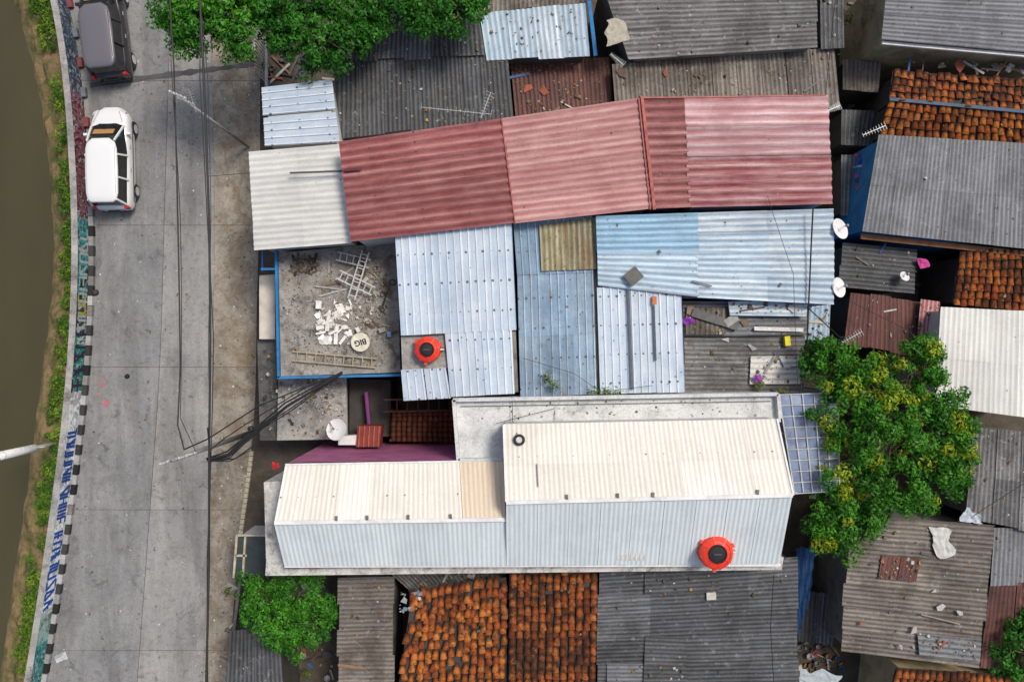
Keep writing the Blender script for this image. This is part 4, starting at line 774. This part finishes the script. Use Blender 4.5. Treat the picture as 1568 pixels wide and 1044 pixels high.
# ---------------------------------------------------------------- cars
n=NT('car_glass'); CG=n.out((.015,.017,.02),.05,0,.8)
def car(loc,rz,paint,roofc,L=4.2):
    e=empty('parked_car',loc); T=Matrix.Translation(Vector(loc))@Matrix.Rotation(rz,4,'Z')
    PM=NT('car_paint'); PM.out(paint,.25,0.,.5); PM.b.inputs['Coat Weight'].default_value=.6; PM=PM.m
    RM=NT('car_roof_paint'); RM.out(roofc,.3,0,.5); RM=RM.m
    def addT(mb,o_name,mats,smooth=True,sub=0):
        mb.v=[tuple(T@Vector(v)) for v in mb.v]; o=mb.obj(o_name,mats,e,smooth)
        if sub: m=o.modifiers.new('s','SUBSURF'); m.levels=sub; m.render_levels=sub
        return o
    st=[(-2.13,.50,.35,.78),(-2.10,.70,.28,.93),(-1.95,.80,.24,1.0),(-1.2,.835,.22,1.02),(0,.84,.22,1.02),(.9,.835,.22,1.02),(1.35,.82,.22,.99),(1.72,.77,.22,.91),(1.98,.64,.25,.81),(2.14,.40,.3,.70)]
    mb=MB(); vs=[];k=len(st)
    for y,w,zb,zt in st:
        half=[(w-.1,zb),(w-.01,zb+.12),(w,zt-.3),(w-.03,zt-.1),(w-.12,zt),(w*.5,zt+.03)]
        row=[(x,y,z) for x,z in half]+[(-x,y,z) for x,z in half[::-1]]; vs+=row
    c_=12; fs=[(i*c_+j,i*c_+(j+1)%c_,(i+1)*c_+(j+1)%c_,(i+1)*c_+j) for i in range(k-1) for j in range(c_)]+[tuple(range(c_)),tuple((k-1)*c_+j for j in range(c_))[::-1]]
    mb.add(vs,fs); addT(mb,'body',PM,True,2)
    bo=[(-.70,-1.98),(.70,-1.98),(.76,.2),(.66,1.30),(.35,1.42),(-.35,1.42),(-.66,1.30),(-.76,.2)]; to_=[(-.56,-1.84),(.56,-1.84),(.62,-.2),(.54,.52),(.3,.62),(-.3,.62),(-.54,.52),(-.62,-.2)]
    mb=MB(); mb.add([(x,y,.98) for x,y in bo]+[(x,y,1.64) for x,y in to_],[(i,(i+1)%8,8+(i+1)%8,8+i) for i in range(8)]+[tuple(range(8,16))]); addT(mb,'windows',CG,False)
    mb=MB(); out=[(-.44,-1.96),(.44,-1.96),(.58,-1.86),(.645,-1.6),(.66,-.6),(.635,.2),(.56,.48),(.34,.64),(-.34,.64),(-.56,.48),(-.635,.2),(-.66,-.6),(-.645,-1.6),(-.58,-1.86)]
    m=len(out); lv=[(1.0,1.60),(1.0,1.65),(.95,1.69),(.8,1.715),(.5,1.73)]; vs=[(x*s,(y+.65)*s-.65,z) for s,z in lv for x,y in out]
    mb.add(vs,[(i*m+j,i*m+(j+1)%m,(i+1)*m+(j+1)%m,(i+1)*m+j) for i in range(4) for j in range(m)]+[tuple(4*m+j for j in range(m))]); 
    addT(mb,'roof',RM,True)
    mb=MB()
    for (a,b_) in [((-.70,-1.97,.98),(-.57,-1.84,1.64)),((.70,-1.97,.98),(.57,-1.84,1.64)),((.775,-.95,.98),(.64,-.95,1.64)),((-.775,-.95,.98),(-.64,-.95,1.64)),((.775,.05,.98),(.64,-.02,1.64)),((-.775,.05,.98),(-.64,-.02,1.64)),((.67,1.30,1.),(.55,.54,1.64)),((-.67,1.30,1.),(-.55,.54,1.64))]: mb.beam(a,b_,.07,.07)
    addT(mb,'pillars',PM,False)
    mb=MB()
    for sx in(-1,1):
        for y in(-1.3,1.32):
            M=Matrix.Rotation(math.pi/2,3,'Y'); mb.lathe((sx*.72,y,.32),[(.001,-.11),(.2,-.11),(.3,-.1),(.32,-.06),(.32,.06),(.3,.1),(.2,.11),(.001,.11)],22,0,(.015,.015,.016),M)
            mb.lathe((sx*.735,y,.32),[(.001,-.115),(.19,-.115)] if sx<0 else [(.19,.115),(.001,.115)],16,0,(.5,.5,.52),M)
        mb.box((sx*.89,.95,1.05),(.16,.10,.12),0,0,tuple(paint)); mb.box((sx*.56,1.92,.76),(.24,.12,.12),-sx*.45,0,(.55,.55,.57)); mb.box((sx*.66,-2.06,.85),(.14,.1,.3),sx*.3,0,(.5,.02,.02))
    mb.box((0,2.10,.55),(.7,.06,.12),0,0,(.03,.03,.03)); mb.box((0,-2.14,.62),(.45,.03,.12),0,0,(.03,.03,.03)); mb.box((0,-2.1,.38),(1.2,.1,.14),0,0,(.05,.05,.05))
    for sx in(-.3,.25): mb.beam((sx,1.40,1.05),(sx+.35,1.08,1.33),.015,.015,0,(.01,.01,.01))
    for sx in(-1,1): mb.beam((sx*.838,-1.8,.62),(sx*.842,1.5,.62),.02,.05,0,(.05,.05,.05)); mb.beam((sx*.58,-1.6,1.69),(sx*.58,.25,1.69),.03,.03,0,tuple(x*.7 for x in roofc))
    for sx in(-1,1):
        for y in(-.5,.45): mb.box((sx*.84,y,.84),(.03,.16,.03),0,0,(.3,.3,.3))
    mb.box((0,.98,1.372),(.85,.30,.006),0,0,(.42,.23,.08),(-.70,0))  # orange reflection on the windscreen, painted as a thin panel
    for sx in(-1,1): mb.beam((sx*.60,1.46,1.0),(sx*.42,1.95,.87),.012,.012,0,(.2,.2,.2))
    addT(mb,'wheels_trim_and_reflection',GLOSSY,False)
c=P(153,243,1.7); car((c.x+.02,P(0,243,.8).y,.02),math.radians(1.5),(.72,.73,.73),(.73,.74,.74))
c=P(143,36,1.7); car((c.x+.02,P(0,42,.8).y,.02),math.radians(7),(.018,.018,.022),(.13,.125,.145))
# ---------------------------------------------------------------- alley clutter
e=empty('alley_clutter',P(1260,900,0)); mb=MB()
for q,n_ in [([(1222,850),(1300,860),(1290,1044),(1215,1044)],150),([(1285,0),(1350,0),(1330,320),(1285,320)],190),([(345,880),(522,880),(520,1044),(340,1044)],160),([(400,60),(515,100),(515,130),(400,130)],40),([(1290,340),(1500,400),(1480,520),(1290,540)],60),([(1210,600),(1500,640),(1500,800),(1220,860)],80),([(600,860),(780,860),(780,920),(620,920)],50)]:
    scatter(mb,quad3(q,0.02),n_,['plank','sheet','chunk','pot','chunk','chunk'],MX,size=.7,amp=.02)
mb.obj('clutter',JUNK,e)
e=empty('lean_to_roofs',P(1310,200,0))
for q,z_,m_ in [([(1288,170),(1345,172),(1336,222),(1288,220)],2.4,GREYB),([(1290,95),(1350,98),(1346,140),(1290,136)],2.2,GREYBR),([(1288,240),(1312,240),(1305,330),(1286,330)],2.0,GREYC),([(1225,905),(1285,915),(1275,985),(1222,980)],2.0,GREYB)]:
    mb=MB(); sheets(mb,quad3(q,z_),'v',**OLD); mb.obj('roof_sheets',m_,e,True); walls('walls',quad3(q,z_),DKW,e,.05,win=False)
mb=MB(); Q=quad3([(1218,838),(1252,838),(1236,925),(1218,990)],[3.6,3.0,2.4,2.8]); G=14; vs=[]
for j in range(G+1):
    for i in range(G+1): p=bil(Q,i/G,j/G); vs.append(p+Vector((0,0,.12*math.sin(i*1.1+j*.5)+.08*math.sin(j*1.7))))
mb.add(vs,[(j*(G+1)+i,j*(G+1)+i+1,(j+1)*(G+1)+i+1,(j+1)*(G+1)+i) for j in range(G) for i in range(G)],0,None,(.006,.035,.11)); mb.obj('blue_tarpaulin',JUNK,None,True)
def cloth(name,q,z,col,amp=.06,cut=0):
    mb=MB(); Q=quad3(q,z); G=16; vs=[]; ph=R.uniform(0,50)
    for j in range(G+1):
        for i in range(G+1):
            a,b=i/G,j/G; p=bil(Q,a,b); o=Vector((p.x*2.2+ph,p.y*2.2,0)); ed=max(abs(a-.5),abs(b-.5))*2
            vs.append(p+Vector((MN.noise(o)*.25*ed,MN.noise(o+Vector((9,0,0)))*.25*ed,amp*2*abs(MN.noise(o*1.5))+amp*MN.noise(o*4)+.03)))
    mb.add(vs,[(j*(G+1)+i,j*(G+1)+i+1,(j+1)*(G+1)+i+1,(j+1)*(G+1)+i) for j in range(G) for i in range(G)],0,None,col); return mb.obj(name,JUNK,None,True)
cloth('plastic_sheet',[(1424,804),(1452,808),(1462,854),(1430,848)],4.15,(.5,.5,.48)); cloth('plastic_sheet',[(1474,772),(1498,786),(1503,804),(1470,794)],4.2,(.42,.47,.52)); cloth('plastic_sheet',[(1222,1022),(1285,1030),(1280,1060),(1222,1060)],3,(.36,.42,.44)); 
cloth('plastic_sheet',[(927,30),(955,28),(957,66),(930,70)],4.8,(.40,.37,.30),.03)
for i,c_ in enumerate([(.25,.03,.1),(.05,.08,.4),(.5,.45,.5),(.3,.1,.3),(.1,.1,.12),(.6,.1,.1),(.1,.3,.4)]): cloth('hanging_laundry',[(1310,236+i*9),(1324,235+i*9),(1324,242+i*9),(1310,243+i*9)],2.6+i%3*.1,c_,.04)
for x,y,c_ in [(1160,580,(.3,.05,.4)),(1054,490,(.2,.03,.3)),(1410,402,(.5,.05,.25)),(423,710,(.5,.02,.03)),(1188,602,(.5,.1,.2))]: cloth('hanging_laundry',[(x-6,y-5),(x+6,y-5),(x+6,y+5),(x-6,y+5)],4.8 if x>1000 and x<1300 else 3.2,c_,.04)
Cs=[];Ns=[];Ss=[];Co=[]
for px,py,z_ in [(838,578,5.4),(848,590,5.4),(930,600,5.5),(910,603,5.5),(945,604,5.5),(1162,590,4.8),(1195,600,5.6),(350,905,.6),(365,1000,.8),(470,1030,.6),(1300,30,1),(405,100,1)]:
    m=70; d=NR.normal(size=(m,3)); d[:,2]=abs(d[:,2]); Cs.append(np.array(P(px,py,z_))+d*.12); Ns.append(d+.1); Ss.append(NR.uniform(.04,.08,size=m)); Co.append(np.array([.11,.15,.03])*NR.uniform(.5,1.5,size=(m,1)))
leafmesh('potted_plants',np.concatenate(Cs),np.concatenate(Ns),np.concatenate(Ss),np.concatenate(Co))
e=empty('exterior_staircase',P(1335,40,0)); mb=MB(); a=P(1345,-30,4.5); b=P(1330,85,.6)
for s in(-.35,.35): mb.beam(a+Vector((s,0,0)),b+Vector((s,0,0)),.08,.18)
for i in range(17): mb.box(a.lerp(b,(i+.5)/17),(.66,.2,.04))
mb.obj('stringers_and_treads',CREAMW,e)
e=empty('roadside_kiosk',P(385,850,0)); mb=MB(); slab(mb,[(364,820),(408,820),(408,880),(358,884)],2.2,.1); mb.obj('top',plain('dark_glass_top',(.05,.06,.06),.3),e)
mb=MB()
for a,b in [((363,819),(408,819)),((363,819),(358,884)),((361,850),(378,850)),((376,820),(372,882))]: mb.beam(P(*a,2.25),P(*b,2.25),.08,.08)
mb.obj('frame',plain('cream_frame',(.50,.46,.36),.7,0,.3,3,.3,.5),e); walls('walls',quad3([(364,820),(408,820),(408,880),(358,884)],2.1),WHITEW,e,.05,win=False)
e=empty('roadside_gate',P(405,100,0)); mb=MB()
for i in range(14): p=P(408,62+i*5,0); mb.beam(p,p+Vector((0,0,1.6)),.05)
mb.beam(P(408,60,1.6),P(408,132,1.6),.1,.1); mb.beam(P(408,60,.5),P(408,132,.5),.06,.06); mb.obj('bars',WINF,e)
e=empty('roadside_wall',P(352,1000,0)); mb=MB(); mb.beam(P(372,885,.4),P(345,1100,.4),.12,.8); mb.obj('wall',GREYW,e)
e=empty('verge_kerb',P(380,760,0)); mb=MB()
for i in range(16):
    y=P(0,690+i*8).y; y2=P(0,697+i*8).y; mb.beam((j3(y)+.06,y,.08),(j3(y2)+.06,y2,.08),.16,.14,0,(.42,.38,.28))
mb.obj('kerb_stones',JUNK,e)
# ---------------------------------------------------------------- light & camera
az=math.radians(50); el=math.radians(60)
w=bpy.data.worlds.new('World'); sc.world=w; w.use_nodes=True; nt=w.node_tree; bg=nt.nodes['Background']; sky=nt.nodes.new('ShaderNodeTexSky'); sky.sky_type='NISHITA'; sky.sun_disc=False
sky.sun_elevation=el; sky.sun_rotation=az; sky.air_density=1.0; sky.dust_density=4.; sky.ozone_density=.5; nt.links.new(sky.outputs[0],bg.inputs[0]); bg.inputs[1].default_value=.125
sd=bpy.data.lights.new('sun','SUN'); sd.energy=2.6; sd.angle=math.radians(15); sd.color=(1,.94,.84); so=bpy.data.objects.new('sun',sd); sc.collection.objects.link(so)
d=Vector((math.sin(az)*math.cos(el),math.cos(az)*math.cos(el),math.sin(el))); so.rotation_euler=d.to_track_quat('Z','Y').to_euler(); so.location=(0,0,30)
cd=bpy.data.cameras.new('camera'); co=bpy.data.objects.new('camera',cd); sc.collection.objects.link(co); co.location=(0,0,H); cd.sensor_width=36; cd.lens=36*H/(1568/36); cd.clip_end=2000; sc.camera=co
sc.view_settings.view_transform='Standard'; sc.view_settings.look='None'; sc.view_settings.exposure=0
